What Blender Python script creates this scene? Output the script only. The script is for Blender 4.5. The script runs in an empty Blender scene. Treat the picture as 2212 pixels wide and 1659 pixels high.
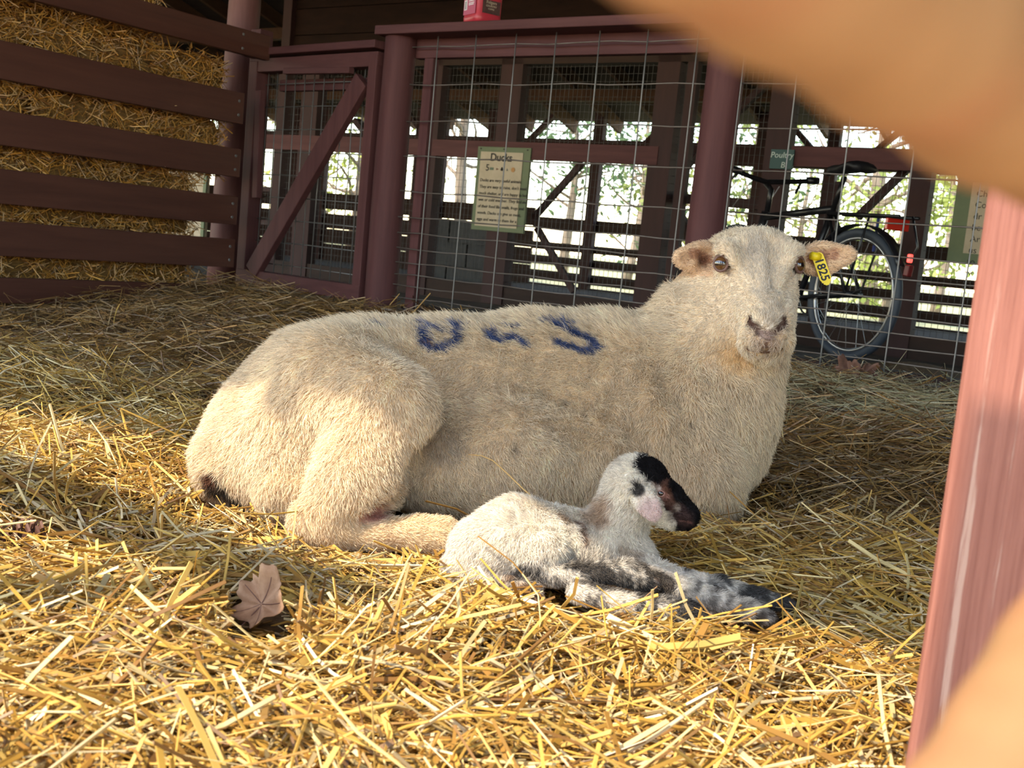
import bpy, bmesh, math, random
import numpy as np
from mathutils import Vector, Matrix
from mathutils.bvhtree import BVHTree

scene = bpy.context.scene
COL = scene.collection
rng = np.random.default_rng(7)
random.seed(7)

# ------------------------------------------------------------------ camera
F_PX = 2404.0; CXP, CYP = 1106.0, 829.5
PITCH = math.radians(7.0); ROLL = math.atan(0.095)
EYE = np.array([0.0, 0.0, 0.45])
_fw = np.array([0, math.cos(PITCH), -math.sin(PITCH)])
_r0 = np.array([1.0, 0, 0]); _u0 = np.array([0, math.sin(PITCH), math.cos(PITCH)])
CR = _r0 * math.cos(ROLL) + _u0 * math.sin(ROLL)
CU = -_r0 * math.sin(ROLL) + _u0 * math.cos(ROLL)
CF = _fw
cam_d = bpy.data.cameras.new('camera')
cam = bpy.data.objects.new('camera', cam_d); COL.objects.link(cam)
cam.matrix_world = Matrix(((CR[0], CU[0], -CF[0], EYE[0]), (CR[1], CU[1], -CF[1], EYE[1]),
                           (CR[2], CU[2], -CF[2], EYE[2]), (0, 0, 0, 1)))
cam_d.sensor_fit = 'HORIZONTAL'; cam_d.sensor_width = 36.0
cam_d.lens = 36.0 * F_PX / 2212.0
cam_d.clip_start = 0.01; cam_d.clip_end = 400
cam_d.dof.use_dof = True; cam_d.dof.focus_distance = 1.9
cam_d.dof.aperture_fstop = cam_d.lens / 2.9
scene.camera = cam

# ------------------------------------------------------------------ light
SUN_S, SUN_T = 0.30, 0.70          # run of a ray along the fence and across it per metre of fall
TH = math.radians(34.0)
U = np.array([math.cos(TH), -math.sin(TH), 0.0])     # along the wire fence, to the right
V = np.array([math.sin(TH), math.cos(TH), 0.0])      # from the camera to the wire fence
UP = np.array([0, 0, 1.0])
SUNDIR = SUN_S * U + SUN_T * V - UP
SUNDIR = SUNDIR / np.linalg.norm(SUNDIR)
sun_el = math.asin(-SUNDIR[2]); to_sun = -SUNDIR
sun_d = bpy.data.lights.new('sun', 'SUN'); sun = bpy.data.objects.new('sun', sun_d); COL.objects.link(sun)
sun.rotation_euler = Vector(SUNDIR.tolist()).to_track_quat('-Z', 'Y').to_euler()
sun_d.energy = 3.7; sun_d.angle = math.radians(0.55); sun_d.color = (1.0, 0.86, 0.66)
world = bpy.data.worlds.new('sky'); scene.world = world; world.use_nodes = True
nt = world.node_tree; nt.nodes.clear()
sky = nt.nodes.new('ShaderNodeTexSky'); sky.sky_type = 'NISHITA'; sky.sun_disc = False
sky.sun_elevation = sun_el; sky.sun_rotation = math.atan2(to_sun[0], to_sun[1])
sky.air_density = 1.0; sky.dust_density = 0.4; sky.ozone_density = 2.0
bg = nt.nodes.new('ShaderNodeBackground'); bg.inputs[1].default_value = 0.52
wo = nt.nodes.new('ShaderNodeOutputWorld')
tint = nt.nodes.new('ShaderNodeMix'); tint.data_type = 'RGBA'; tint.blend_type = 'MULTIPLY'; tint.inputs[0].default_value = 1.0
tint.inputs[7].default_value = (1.0, 0.86, 0.70, 1)                 # the warm white balance of the day
nt.links.new(sky.outputs[0], tint.inputs[6]); nt.links.new(tint.outputs[2], bg.inputs[0]); nt.links.new(bg.outputs[0], wo.inputs[0])
vs = scene.view_settings
scene.display_settings.display_device = 'sRGB'
vs.view_transform = 'Standard'; vs.look = 'None'; vs.exposure = 1.05; vs.gamma = 1.0
vs.use_curve_mapping = False

# ------------------------------------------------------------------ frames and pixels
def ray(px, py):
    return CF + CR * ((px - CXP) / F_PX) + CU * ((CYP - py) / F_PX)
def W(px, py, Z):                      # point at view depth Z
    return EYE + ray(px, py) * Z
def R(px, Z): return px * Z / F_PX     # length of so many pixels at depth Z
def on_t(px, py, t):                   # point on the plane across the barn at distance t
    d = ray(px, py); return EYE + d * (t / d.dot(V))
def on_s(px, py, s):
    d = ray(px, py); return EYE + d * (s / d.dot(U))
def on_z(px, py, z):
    d = ray(px, py); return EYE + d * ((z - EYE[2]) / d[2])
def B(s, t, z):                        # barn frame to world
    return U * s + V * t + UP * z
def st(p): return float(np.dot(p, U)), float(np.dot(p, V)), float(p[2])

# ------------------------------------------------------------------ mesh builder
class MB:
    def __init__(self): self.v = []; self.f = []
    def hexa(self, c8):
        n = len(self.v); self.v += [tuple(map(float, c)) for c in c8]
        for q in ((0, 3, 2, 1), (4, 5, 6, 7), (0, 1, 5, 4), (1, 2, 6, 5), (2, 3, 7, 6), (3, 0, 4, 7)):
            self.f.append(tuple(n + i for i in q))
        return self
    def box(self, s0, s1, t0, t1, z0, z1):        # barn aligned
        return self.hexa([B(s0, t0, z0), B(s1, t0, z0), B(s1, t1, z0), B(s0, t1, z0),
                          B(s0, t0, z1), B(s1, t0, z1), B(s1, t1, z1), B(s0, t1, z1)])
    def bar(self, a, b, w, h, side=None, ext=0.0):   # beam from a to b: w along side, h across
        a = np.array(a, float); b = np.array(b, float); d = b - a; d /= np.linalg.norm(d)
        a = a - d * ext; b = b + d * ext
        s = np.array(side if side is not None else (np.cross(d, UP) if abs(d[2]) < .95 else U), float)
        s = s - d * s.dot(d); s /= np.linalg.norm(s); n = np.cross(d, s)
        c = []
        for p in (a, b):
            for i, j in ((-1, -1), (1, -1), (1, 1), (-1, 1)):
                c.append(p + s * (w / 2 * i) + n * (h / 2 * j))
        return self.hexa(c)
    def tube(self, pts, rad, seg=8, caps=True):
        pts = [np.array(p, float) for p in pts]
        rad = list(rad) if hasattr(rad, '__len__') else [rad] * len(pts)
        n0 = len(self.v); m = len(pts); prev = None
        for i, p in enumerate(pts):
            d = pts[min(i + 1, m - 1)] - pts[max(i - 1, 0)]; d /= (np.linalg.norm(d) + 1e-12)
            if prev is None:
                a = np.array([0, 0, 1.0]) if abs(d[2]) < .9 else np.array([1.0, 0, 0])
            else: a = prev
            a = a - d * a.dot(d); a /= np.linalg.norm(a); prev = a; b = np.cross(d, a)
            for k in range(seg):
                an = 2 * math.pi * k / seg
                self.v.append(tuple(p + (a * math.cos(an) + b * math.sin(an)) * rad[i]))
        for i in range(m - 1):
            for k in range(seg):
                k2 = (k + 1) % seg
                self.f.append((n0 + i * seg + k, n0 + i * seg + k2, n0 + (i + 1) * seg + k2, n0 + (i + 1) * seg + k))
        if caps:
            self.f.append(tuple(n0 + k for k in range(seg))[::-1])
            self.f.append(tuple(n0 + (m - 1) * seg + k for k in range(seg)))
        return self
    def ring(self, c, ax1, ax2, R_, r, n=40, seg=8):   # torus
        c = np.array(c); n0 = len(self.v); ax3 = np.cross(ax1, ax2)
        for i in range(n):
            a = 2 * math.pi * i / n; d = ax1 * math.cos(a) + ax2 * math.sin(a)
            for k in range(seg):
                b = 2 * math.pi * k / seg
                self.v.append(tuple(c + d * (R_ + r * math.cos(b)) + ax3 * (r * math.sin(b))))
        for i in range(n):
            for k in range(seg):
                i2 = (i + 1) % n; k2 = (k + 1) % seg
                self.f.append((n0 + i * seg + k, n0 + i2 * seg + k, n0 + i2 * seg + k2, n0 + i * seg + k2))
        return self
    def grid_surface(self, P):                       # P (n, m, 3)
        n, m = P.shape[:2]; n0 = len(self.v)
        self.v += [tuple(p) for p in P.reshape(-1, 3)]
        for i in range(n - 1):
            for j in range(m - 1):
                a = n0 + i * m + j
                self.f.append((a, a + 1, a + m + 1, a + m))
        return self
    def build(self, name, mat, parent=None, smooth=False, bevel=0.0, segs=2):
        me = bpy.data.meshes.new(name); me.from_pydata(self.v, [], self.f); me.update()
        bm = bmesh.new(); bm.from_mesh(me)
        bmesh.ops.recalc_face_normals(bm, faces=bm.faces[:])
        if bevel > 0:
            bmesh.ops.bevel(bm, geom=bm.edges[:], offset=bevel, segments=segs, profile=.5, affect='EDGES', clamp_overlap=True)
        bm.to_mesh(me); bm.free()
        return link(name, me, mat, parent, smooth)

def link(name, me, mat, parent=None, smooth=False):
    o = bpy.data.objects.new(name, me); COL.objects.link(o)
    if mat is not None: me.materials.append(mat)
    if smooth: me.polygons.foreach_set('use_smooth', [True] * len(me.polygons))
    if parent is not None:
        o.parent = parent; o.matrix_parent_inverse = Matrix.Translation(-parent.location)
    return o
def np_mesh(name, verts, quads, mat, parent=None, smooth=True, col=None):
    me = bpy.data.meshes.new(name)
    nv, nq = len(verts), len(quads); k = quads.shape[1]
    me.vertices.add(nv); me.vertices.foreach_set('co', np.ascontiguousarray(verts, np.float32).ravel())
    me.loops.add(nq * k); me.loops.foreach_set('vertex_index', np.ascontiguousarray(quads, np.int32).ravel())
    me.polygons.add(nq); me.polygons.foreach_set('loop_start', np.arange(0, nq * k, k, dtype=np.int32))
    me.polygons.foreach_set('use_smooth', np.full(nq, smooth))
    me.update(calc_edges=True)
    if col is not None:
        at = me.color_attributes.new('col', 'FLOAT_COLOR', 'POINT')
        c4 = np.ones((nv, 4), np.float32); c4[:, :3] = col
        at.data.foreach_set('color', c4.ravel())
    return link(name, me, mat, parent)
def tag(o, label=None, cat=None, group=None, kind=None):
    if label: o['label'] = label
    if cat: o['category'] = cat
    if group: o['group'] = group
    if kind: o['kind'] = kind
    return o
def thing(name, loc, label, cat, group=None, kind=None):
    o = bpy.data.objects.new(name, None); COL.objects.link(o); o.location = tuple(map(float, loc))
    o.empty_display_size = .05
    return tag(o, label, cat, group, kind)
def text(name, body, size, origin, xdir, ydir, mat, parent=None, align='LEFT', ext=0.0006, shear=0.0, bold=0.0):
    cu = bpy.data.curves.new(name, 'FONT'); cu.body = body; cu.size = size; cu.extrude = ext
    cu.align_x = align; cu.shear = shear; cu.offset = bold; cu.resolution_u = 3
    tmp = bpy.data.objects.new(name, cu); COL.objects.link(tmp)
    dg = bpy.context.evaluated_depsgraph_get(); dg.update()
    me = bpy.data.meshes.new_from_object(tmp.evaluated_get(dg))
    bpy.data.objects.remove(tmp); bpy.data.curves.remove(cu)
    x = np.array(xdir) / np.linalg.norm(xdir); y = np.array(ydir) - x * np.dot(ydir, x); y /= np.linalg.norm(y)
    z = np.cross(x, y); o_ = np.array(origin)
    me.transform(Matrix(((x[0], y[0], z[0], o_[0]), (x[1], y[1], z[1], o_[1]), (x[2], y[2], z[2], o_[2]), (0, 0, 0, 1))))
    me.materials.clear()
    return link(name, me, mat, parent)

# ------------------------------------------------------------------ materials
def newmat(name):
    m = bpy.data.materials.new(name); m.use_nodes = True; n = m.node_tree
    return m, n, n.nodes['Principled BSDF'], n.nodes['Material Output']
def plain(name, c, rough=.6, metal=0.0, spec=.5, emit=None, es=0):
    m, n, p, o = newmat(name)
    p.inputs['Base Color'].default_value = (*c, 1); p.inputs['Roughness'].default_value = rough
    p.inputs['Metallic'].default_value = metal; p.inputs['Specular IOR Level'].default_value = spec
    if emit: p.inputs['Emission Color'].default_value = (*emit, 1); p.inputs['Emission Strength'].default_value = es
    return m
def noisy(name, c0, c1, scale=(8, 8, 8), rot=0.0, rough=.6, bump=.3, detail=6, c2=None, spot=0.62, metal=0.0, spec=.4, dist=.004):
    m, n, p, o = newmat(name); L = n.links
    tc = n.nodes.new('ShaderNodeTexCoord')
    r = n.nodes.new('ShaderNodeMapping'); r.inputs['Rotation'].default_value = (0, 0, rot)
    s = n.nodes.new('ShaderNodeMapping'); s.inputs['Scale'].default_value = scale
    L.new(tc.outputs['Object'], r.inputs[0]); L.new(r.outputs[0], s.inputs[0])
    nz = n.nodes.new('ShaderNodeTexNoise'); nz.inputs['Scale'].default_value = 1.0; nz.inputs['Detail'].default_value = detail
    nz.inputs['Roughness'].default_value = .65
    L.new(s.outputs[0], nz.inputs[0])
    cr = n.nodes.new('ShaderNodeValToRGB'); cr.color_ramp.elements[0].color = (*c0, 1); cr.color_ramp.elements[1].color = (*c1, 1)
    cr.color_ramp.elements[0].position = .3; cr.color_ramp.elements[1].position = .7
    L.new(nz.outputs[0], cr.inputs[0]); out = cr.outputs[0]
    if c2 is not None:
        n2 = n.nodes.new('ShaderNodeTexNoise'); n2.inputs['Scale'].default_value = .45; n2.inputs['Detail'].default_value = 8
        n2.inputs['Roughness'].default_value = .7
        L.new(s.outputs[0], n2.inputs[0])
        r2 = n.nodes.new('ShaderNodeMapRange'); r2.inputs[1].default_value = spot; r2.inputs[2].default_value = spot + .05
        L.new(n2.outputs[0], r2.inputs[0])
        mx = n.nodes.new('ShaderNodeMix'); mx.data_type = 'RGBA'; mx.inputs[7].default_value = (*c2, 1)
        L.new(r2.outputs[0], mx.inputs[0]); L.new(out, mx.inputs[6]); out = mx.outputs[2]
    L.new(out, p.inputs['Base Color'])
    p.inputs['Roughness'].default_value = rough; p.inputs['Metallic'].default_value = metal
    p.inputs['Specular IOR Level'].default_value = spec
    if bump:
        b = n.nodes.new('ShaderNodeBump'); b.inputs['Strength'].default_value = bump; b.inputs['Distance'].default_value = dist
        L.new(nz.outputs[0], b.inputs['Height']); L.new(b.outputs[0], p.inputs['Normal'])
    return m
def colattr(name, rough=.6, spec=.3, transl=0.0, sheen=0.0, attr='col', bump=0.0):
    m, n, p, o = newmat(name); L = n.links
    a = n.nodes.new('ShaderNodeAttribute'); a.attribute_name = attr
    L.new(a.outputs['Color'], p.inputs['Base Color'])
    p.inputs['Roughness'].default_value = rough; p.inputs['Specular IOR Level'].default_value = spec
    if transl > 0:
        t = n.nodes.new('ShaderNodeBsdfTranslucent'); L.new(a.outputs['Color'], t.inputs[0])
        mx = n.nodes.new('ShaderNodeMixShader'); mx.inputs[0].default_value = transl
        L.new(p.outputs[0], mx.inputs[1]); L.new(t.outputs[0], mx.inputs[2]); L.new(mx.outputs[0], o.inputs[0])
    return m
# the paint of the barn: a dull maroon that has weathered
PAINT0, PAINT1, PAINTW = (.076, .028, .028), (.114, .045, .043), (.28, .18, .16)
M = {}
M['paint_v'] = noisy('maroon_paint_upright', PAINT0, PAINT1, (28, 28, 2.2), TH, .66, .35, c2=PAINTW, spot=.71, spec=.18)
M['paint_u'] = noisy('maroon_paint_along_fence', PAINT0, PAINT1, (2.2, 28, 28), TH, .66, .35, c2=PAINTW, spot=.71, spec=.18)
M['paint_t'] = noisy('brown_paint_boards', (.070, .024, .015), (.104, .037, .023), (28, 2.2, 28), TH, .6, .35, c2=(.25, .16, .13), spot=.74)
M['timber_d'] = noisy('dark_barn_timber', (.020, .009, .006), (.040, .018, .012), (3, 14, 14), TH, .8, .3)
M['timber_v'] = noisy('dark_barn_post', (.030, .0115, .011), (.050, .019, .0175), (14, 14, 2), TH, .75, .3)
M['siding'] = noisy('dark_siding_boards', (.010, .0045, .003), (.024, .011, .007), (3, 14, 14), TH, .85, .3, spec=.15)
M['rafter'] = noisy('brown_rafter', (.075, .036, .017), (.13, .066, .033), (10, 3, 10), TH, .8, .3)
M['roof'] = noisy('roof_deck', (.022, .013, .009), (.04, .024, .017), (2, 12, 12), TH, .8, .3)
M['wire'] = plain('galvanised_wire', (.20, .19, .18), .5, .6)
M['wire_rust'] = noisy('rusty_wire', (.13, .10, .08), (.22, .19, .17), (9, 9, 9), 0, .5, 0, metal=.5)
M['mesh'] = plain('fine_wire_mesh', (.045, .04, .04), .6, .4)
M['nearpost'] = noisy('weathered_red_post', (.20, .066, .046), (.37, .15, .11), (150, 150, 4.0), TH, .6, 1.0, c2=(.46, .28, .22), spot=.62, dist=.003)
# ------------------------------------------------------------------ soft bodies: blended volumes turned into one continuous skin
class Body:
    def __init__(self, xs, ys, zs):
        self.ax = [np.asarray(a, np.float32) for a in (xs, ys, zs)]
        self.F = np.full([len(a) for a in self.ax], .12, np.float32)
    def _sub(self, lo, hi):
        sl = []
        for a, l, h in zip(self.ax, lo, hi):
            i0 = max(int(np.searchsorted(a, l)) - 1, 0); i1 = min(int(np.searchsorted(a, h)) + 1, len(a))
            sl.append(slice(i0, i1))
        X = self.ax[0][sl[0]][:, None, None]; Y = self.ax[1][sl[1]][None, :, None]; Zz = self.ax[2][sl[2]][None, None, :]
        return tuple(sl), X, Y, Zz
    def _mix(self, sl, d, k, cut):
        a = self.F[sl]
        if cut:
            d = -d; h = np.clip(.5 - .5 * (d - a) / -k, 0, 1) if False else np.clip(.5 + .5 * (a - d) / k, 0, 1)
            self.F[sl] = a * h + d * (1 - h) + k * h * (1 - h)      # smooth max
        else:
            h = np.clip(.5 + .5 * (d - a) / k, 0, 1)
            self.F[sl] = d * (1 - h) + a * h - k * h * (1 - h)
    def cap(self, a, b, ra, rb, k=.02, cut=False):
        a = np.array(a, np.float32); b = np.array(b, np.float32); m = max(ra, rb) + .06
        sl, X, Y, Zz = self._sub(np.minimum(a, b) - m, np.maximum(a, b) + m)
        ab = b - a; L2 = float(ab.dot(ab)) + 1e-12
        h = np.clip(((X - a[0]) * ab[0] + (Y - a[1]) * ab[1] + (Zz - a[2]) * ab[2]) / L2, 0, 1)
        d = np.sqrt((X - a[0] - ab[0] * h) ** 2 + (Y - a[1] - ab[1] * h) ** 2 + (Zz - a[2] - ab[2] * h) ** 2) - (ra + (rb - ra) * h)
        self._mix(sl, d.astype(np.float32), k, cut); return self
    def ell(self, c, r, axes=None, k=.02, cut=False):
        c = np.array(c, np.float32); r = np.array(r, np.float32); m = r.max() + .06
        sl, X, Y, Zz = self._sub(c - m, c + m); dx, dy, dz = X - c[0], Y - c[1], Zz - c[2]
        A = np.eye(3) if axes is None else np.array(axes, float)
        q = [dx * A[i][0] + dy * A[i][1] + dz * A[i][2] for i in range(3)]
        k0 = np.sqrt(sum((q[i] / r[i]) ** 2 for i in range(3))); k1 = np.sqrt(sum((q[i] / r[i] ** 2) ** 2 for i in range(3))) + 1e-9
        self._mix(sl, (k0 * (k0 - 1) / k1).astype(np.float32), k, cut); return self
    def chain(self, pts, k=.02):               # pts: (px, py, Z, r_px)
        P = [(W(a, b, c), R(d, c)) for a, b, c, d in pts]
        if len(P) == 1: return self.cap(P[0][0], P[0][0], P[0][1], P[0][1], k)
        for (p, r), (q, s) in zip(P[:-1], P[1:]): self.cap(p, q, r, s, k)
        return self
    def sample(self, P):
        idx = [np.clip(np.round(np.interp(P[:, i], self.ax[i], np.arange(len(self.ax[i])))).astype(int), 0, len(self.ax[i]) - 1) for i in range(3)]
        return self.F[idx[0], idx[1], idx[2]]
    def skin(self):
        F = self.F; ins = F < 0; nx, ny, nz = F.shape
        cnt = np.zeros((nx - 1, ny - 1, nz - 1), np.int8)
        for i in (0, 1):
            for j in (0, 1):
                for k in (0, 1): cnt += ins[i:nx - 1 + i, j:ny - 1 + j, k:nz - 1 + k]
        act = (cnt > 0) & (cnt < 8); I, J, K = np.nonzero(act)
        vid = np.full(act.shape, -1, np.int32); vid[I, J, K] = np.arange(len(I))
        acc = np.zeros((len(I), 3)); num = np.zeros(len(I))
        for ax in range(3):
            for a in (0, 1):
                for b in (0, 1):
                    o0 = [0, 0, 0]; o1 = [0, 0, 0]; oth = [q for q in range(3) if q != ax]
                    o0[oth[0]] = o1[oth[0]] = a; o0[oth[1]] = o1[oth[1]] = b; o1[ax] = 1
                    f0 = F[I + o0[0], J + o0[1], K + o0[2]]; f1 = F[I + o1[0], J + o1[1], K + o1[2]]
                    m = (f0 < 0) != (f1 < 0); t = np.where(m, f0 / np.where(m, f0 - f1, 1), 0)
                    p = np.zeros((len(I), 3)); p[:, ax] = t; p[:, oth[0]] = a; p[:, oth[1]] = b
                    acc += p * m[:, None]; num += m
        loc = acc / num[:, None] + np.stack([I, J, K], 1)
        V_ = np.stack([np.interp(loc[:, q], np.arange(len(self.ax[q])), self.ax[q]) for q in range(3)], 1)
        quads = []
        for ax in range(3):
            o1 = [0, 0, 0]; o1[ax] = 1
            s0 = ins[:nx - o1[0], :ny - o1[1], :nz - o1[2]]; s1 = ins[o1[0]:, o1[1]:, o1[2]:]
            e = np.argwhere(s0 != s1); u_, v_ = [(1, 2), (2, 0), (0, 1)][ax]
            ok = (e[:, u_] > 0) & (e[:, v_] > 0) & (e[:, u_] < F.shape[u_] - 1) & (e[:, v_] < F.shape[v_] - 1); e = e[ok]
            fl = s0[e[:, 0], e[:, 1], e[:, 2]]
            def vv(du, dv):
                c = e.copy(); c[:, u_] -= du; c[:, v_] -= dv; return vid[c[:, 0], c[:, 1], c[:, 2]]
            q = np.stack([vv(1, 1), vv(0, 1), vv(0, 0), vv(1, 0)], 1)
            q[~fl] = q[~fl][:, ::-1]; quads.append(q)
        Q = np.concatenate(quads)
        # relax a little
        E = np.concatenate([Q[:, [0, 1]], Q[:, [1, 2]], Q[:, [2, 3]], Q[:, [3, 0]]])
        for lam in (.5, -.4, .5, -.4):
            s = np.zeros_like(V_); n = np.zeros(len(V_))
            for a, b in ((0, 1), (1, 0)):
                n += np.bincount(E[:, a], minlength=len(V_))
                for c in range(3): s[:, c] += np.bincount(E[:, a], weights=V_[E[:, b], c], minlength=len(V_))
            V_ = V_ + lam * (s / n[:, None] - V_)
        return V_, Q
def vnormals(V_, Q):
    n = np.cross(V_[Q[:, 2]] - V_[Q[:, 0]], V_[Q[:, 3]] - V_[Q[:, 1]])
    o = np.zeros_like(V_)
    for i in range(4):
        for c in range(3): o[:, c] += np.bincount(Q[:, i], weights=n[:, c], minlength=len(V_))
    return o / (np.linalg.norm(o, axis=1)[:, None] + 1e-12)
def pix(P):                                  # where points fall in the 2212 x 1659 frame
    q = P - EYE; z = q @ CF
    return CXP + F_PX * (q @ CR) / z, CYP - F_PX * (q @ CU) / z, z
def seg_dist(P, a, b):
    ab = b - a; h = np.clip(((P - a) @ ab) / (ab @ ab + 1e-12), 0, 1)
    return np.linalg.norm(P - a - h[:, None] * ab, axis=1)
def wob(P, f, seed=0):                       # cheap smooth noise in -1..1
    g = np.random.default_rng(seed); o = np.zeros(len(P))
    for i in range(5):
        k = g.normal(size=3) * f * (1 + .5 * i); o += np.sin(P @ k + g.uniform(0, 6.28)) / (1 + .4 * i)
    return o / 2.4
def hit(bvh, px, py):
    d = ray(px, py); h = bvh.ray_cast(Vector(EYE.tolist()), Vector((d / np.linalg.norm(d)).tolist()))
    return None if h[0] is None else (np.array(h[0]), np.array(h[1]))

def fur(name, V_, Q, N, C, n_front, n_rest, guides, length_of, rad, mat, parent, tilt=1.05, zmin=-.02, seed=1, wave=.35, npts=4):
    g = np.random.default_rng(seed)
    T = np.concatenate([Q[:, [0, 1, 2]], Q[:, [0, 2, 3]]])
    c = V_[T].mean(1); nn = np.cross(V_[T[:, 1]] - V_[T[:, 0]], V_[T[:, 2]] - V_[T[:, 0]]); ar = np.linalg.norm(nn, axis=1) / 2
    nn /= (2 * ar[:, None] + 1e-12); vd = c - EYE; dist = np.linalg.norm(vd, axis=1); vd /= dist[:, None]
    facing = -(nn * vd).sum(1); up = c[:, 2] > zmin
    out = []
    for cnt, mask in ((n_front, (facing > -.35) & up), (n_rest, (facing <= -.35) & up)):
        w = ar * mask; w = w / w.sum(); out.append(g.choice(len(T), cnt, p=w))
    ti = np.concatenate(out); n = len(ti)
    r1 = np.sqrt(g.random(n)); r2 = g.random(n); bw = np.stack([1 - r1, r1 * (1 - r2), r1 * r2], 1)
    P = (V_[T[ti]] * bw[:, :, None]).sum(1); No = (N[T[ti]] * bw[:, :, None]).sum(1); No /= np.linalg.norm(No, axis=1)[:, None]
    Co = (C[T[ti]] * bw[:, :, None]).sum(1)
    GP = np.array([W(a, b, z) for a, b, z, _, _ in guides]); GD = np.array([CR * dx - CU * dy for _, _, _, dx, dy in guides])
    GD /= np.linalg.norm(GD, axis=1)[:, None]
    fl = np.zeros((n, 3)); ws = np.zeros(n)
    for p, d in zip(GP, GD):
        w = 1 / (((P - p) ** 2).sum(1) + .0006) ** 1.5; fl += d * w[:, None]; ws += w
    fl /= ws[:, None]
    # tufting and stray
    tw = np.stack([wob(P, 60, 11), wob(P, 60, 12), wob(P, 60, 13)], 1) * wave + np.stack([wob(P, 190, 14), wob(P, 190, 15), wob(P, 190, 16)], 1) * wave * .9
    fl = fl + tw + g.normal(size=(n, 3)) * .22
    fl -= No * (fl * No).sum(1)[:, None]; fl /= (np.linalg.norm(fl, axis=1)[:, None] + 1e-9)
    L0 = length_of(P); kp = L0 > .0016
    P, No, Co, fl, L0 = P[kp], No[kp], Co[kp], fl[kp], L0[kp]; n = len(P)
    L_ = L0 * g.uniform(.65, 1.2, n)
    ti_ = tilt + g.normal(size=n) * .20
    sv = np.linspace(0, 1, npts)
    pts = np.zeros((n, npts, 3))
    for i, s in enumerate(sv):
        an = np.clip(ti_ * (.55 + .62 * s), 0, 1.5)
        pts[:, i] = (P if i == 0 else pts[:, i - 1]) + (0 if i == 0 else 1) * (No * np.cos(an)[:, None] + fl * np.sin(an)[:, None]) * (L_ / (npts - 1))[:, None]
    pts[:, 0] -= No * .0008
    cd = bpy.data.hair_curves.new(name); cd.add_curves([npts] * n)
    cd.attributes['position'].data.foreach_set('vector', pts.astype(np.float32).ravel())
    ra = cd.attributes.get('radius') or cd.attributes.new('radius', 'FLOAT', 'POINT')
    rr = np.tile(np.array([1, .95, .75, .2]) if npts == 4 else np.linspace(1, .25, npts), n) * rad
    ra.data.foreach_set('value', rr.astype(np.float32))
    at = cd.attributes.new('col', 'FLOAT_COLOR', 'CURVE'); c4 = np.ones((n, 4), np.float32)
    c4[:, :3] = np.clip(Co * (g.uniform(.62, 1.12, n) * (1 + .10 * wob(P, 140, 17)))[:, None], 0, .985); at.data.foreach_set('color', c4.ravel())
    cd.materials.append(mat)
    o = bpy.data.objects.new(name, cd); COL.objects.link(o)
    if parent is not None: o.parent = parent; o.matrix_parent_inverse = Matrix.Translation(-parent.location)
    o['kind'] = 'stuff'
    return o
M['fur'] = colattr('fleece_strands', .75, .12, .32)
M['hide'] = colattr('hide', .8, .1)
M['straw'] = colattr('dry_straw', .36, .5, .14)
# ------------------------------------------------------------------ ground
def sst(x, a, b):
    h = np.clip((x - a) / (b - a), 0, 1); return h * h * (3 - 2 * h)
def gz(x, y):
    x = np.asarray(x, float); y = np.asarray(y, float)
    s = x * U[0] + y * U[1]; t = x * V[0] + y * V[1]
    z = .125 * sst(t, 1.9, 3.4) - .075 * sst(t, 3.7, 4.2)
    P = np.stack([x, y, np.zeros_like(x)], -1).reshape(-1, 3)
    inpen = sst(t, .2, .8) * (1 - sst(t, 3.4, 3.7))
    z = z + (wob(P, 3.1, 3) * .018 + wob(P, 7.5, 4) * .009).reshape(x.shape) * inpen
    def hump(px, py, r, h, e=1.0):
        c = on_z(px, py, .0); return h * np.exp(-(((x - c[0]) / (r * e)) ** 2 + ((y - c[1]) / r) ** 2))
    z = z + hump(150, 900, .24, -.045, 1.6) + hump(1900, 1370, .16, -.015, 1.6) + hump(1440, 1345, .10, -.030, 1.9) + hump(40, 1240, .15, -.03) + hump(330, 1180, .14, -.03, 1.5) + hump(620, 1330, .16, -.012, 2) \
          + hump(250, 1420, .15, .02, 2) + hump(1250, 1440, .15, .015, 2) + hump(1960, 830, .28, .06) + hump(420, 690, .3, .04, 1.5)
    return z
def ground_mesh():
    a = np.concatenate([np.linspace(-4.6, -2.6, 20), np.linspace(-2.5, 2.5, 110), np.linspace(2.7, 4.0, 12)])
    b = np.concatenate([np.linspace(.25, 3.9, 130), np.linspace(4.0, 5.0, 10)])
    X, Y = np.meshgrid(a, b, indexing='ij'); P = np.stack([X, Y, gz(X, Y)], -1)
    m, n = X.shape; i = np.arange(m * n).reshape(m, n)
    q = np.stack([i[:-1, :-1], i[1:, :-1], i[1:, 1:], i[:-1, 1:]], -1).reshape(-1, 4)
    return np_mesh('floor', P.reshape(-1, 3), q, M['litter'])
M['litter'] = noisy('trodden_litter', (.05, .026, .009), (.20, .11, .04), (60, 60, 60), 0, .9, .8, dist=.01)
M['dirt'] = noisy('bare_barn_dirt', (.07, .052, .038), (.14, .105, .075), (6, 6, 6), 0, .95, .5)
M['field'] = noisy('dry_grass_ground', (.30, .27, .13), (.42, .40, .20), (1.5, 1.5, 1.5), 0, .95, .2)
M['yard'] = noisy('sunlit_yard', (.56, .44, .30), (.66, .53, .37), (2, 2, 2), 0, .95, .2)
floor = tag(ground_mesh(), kind='structure')
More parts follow.
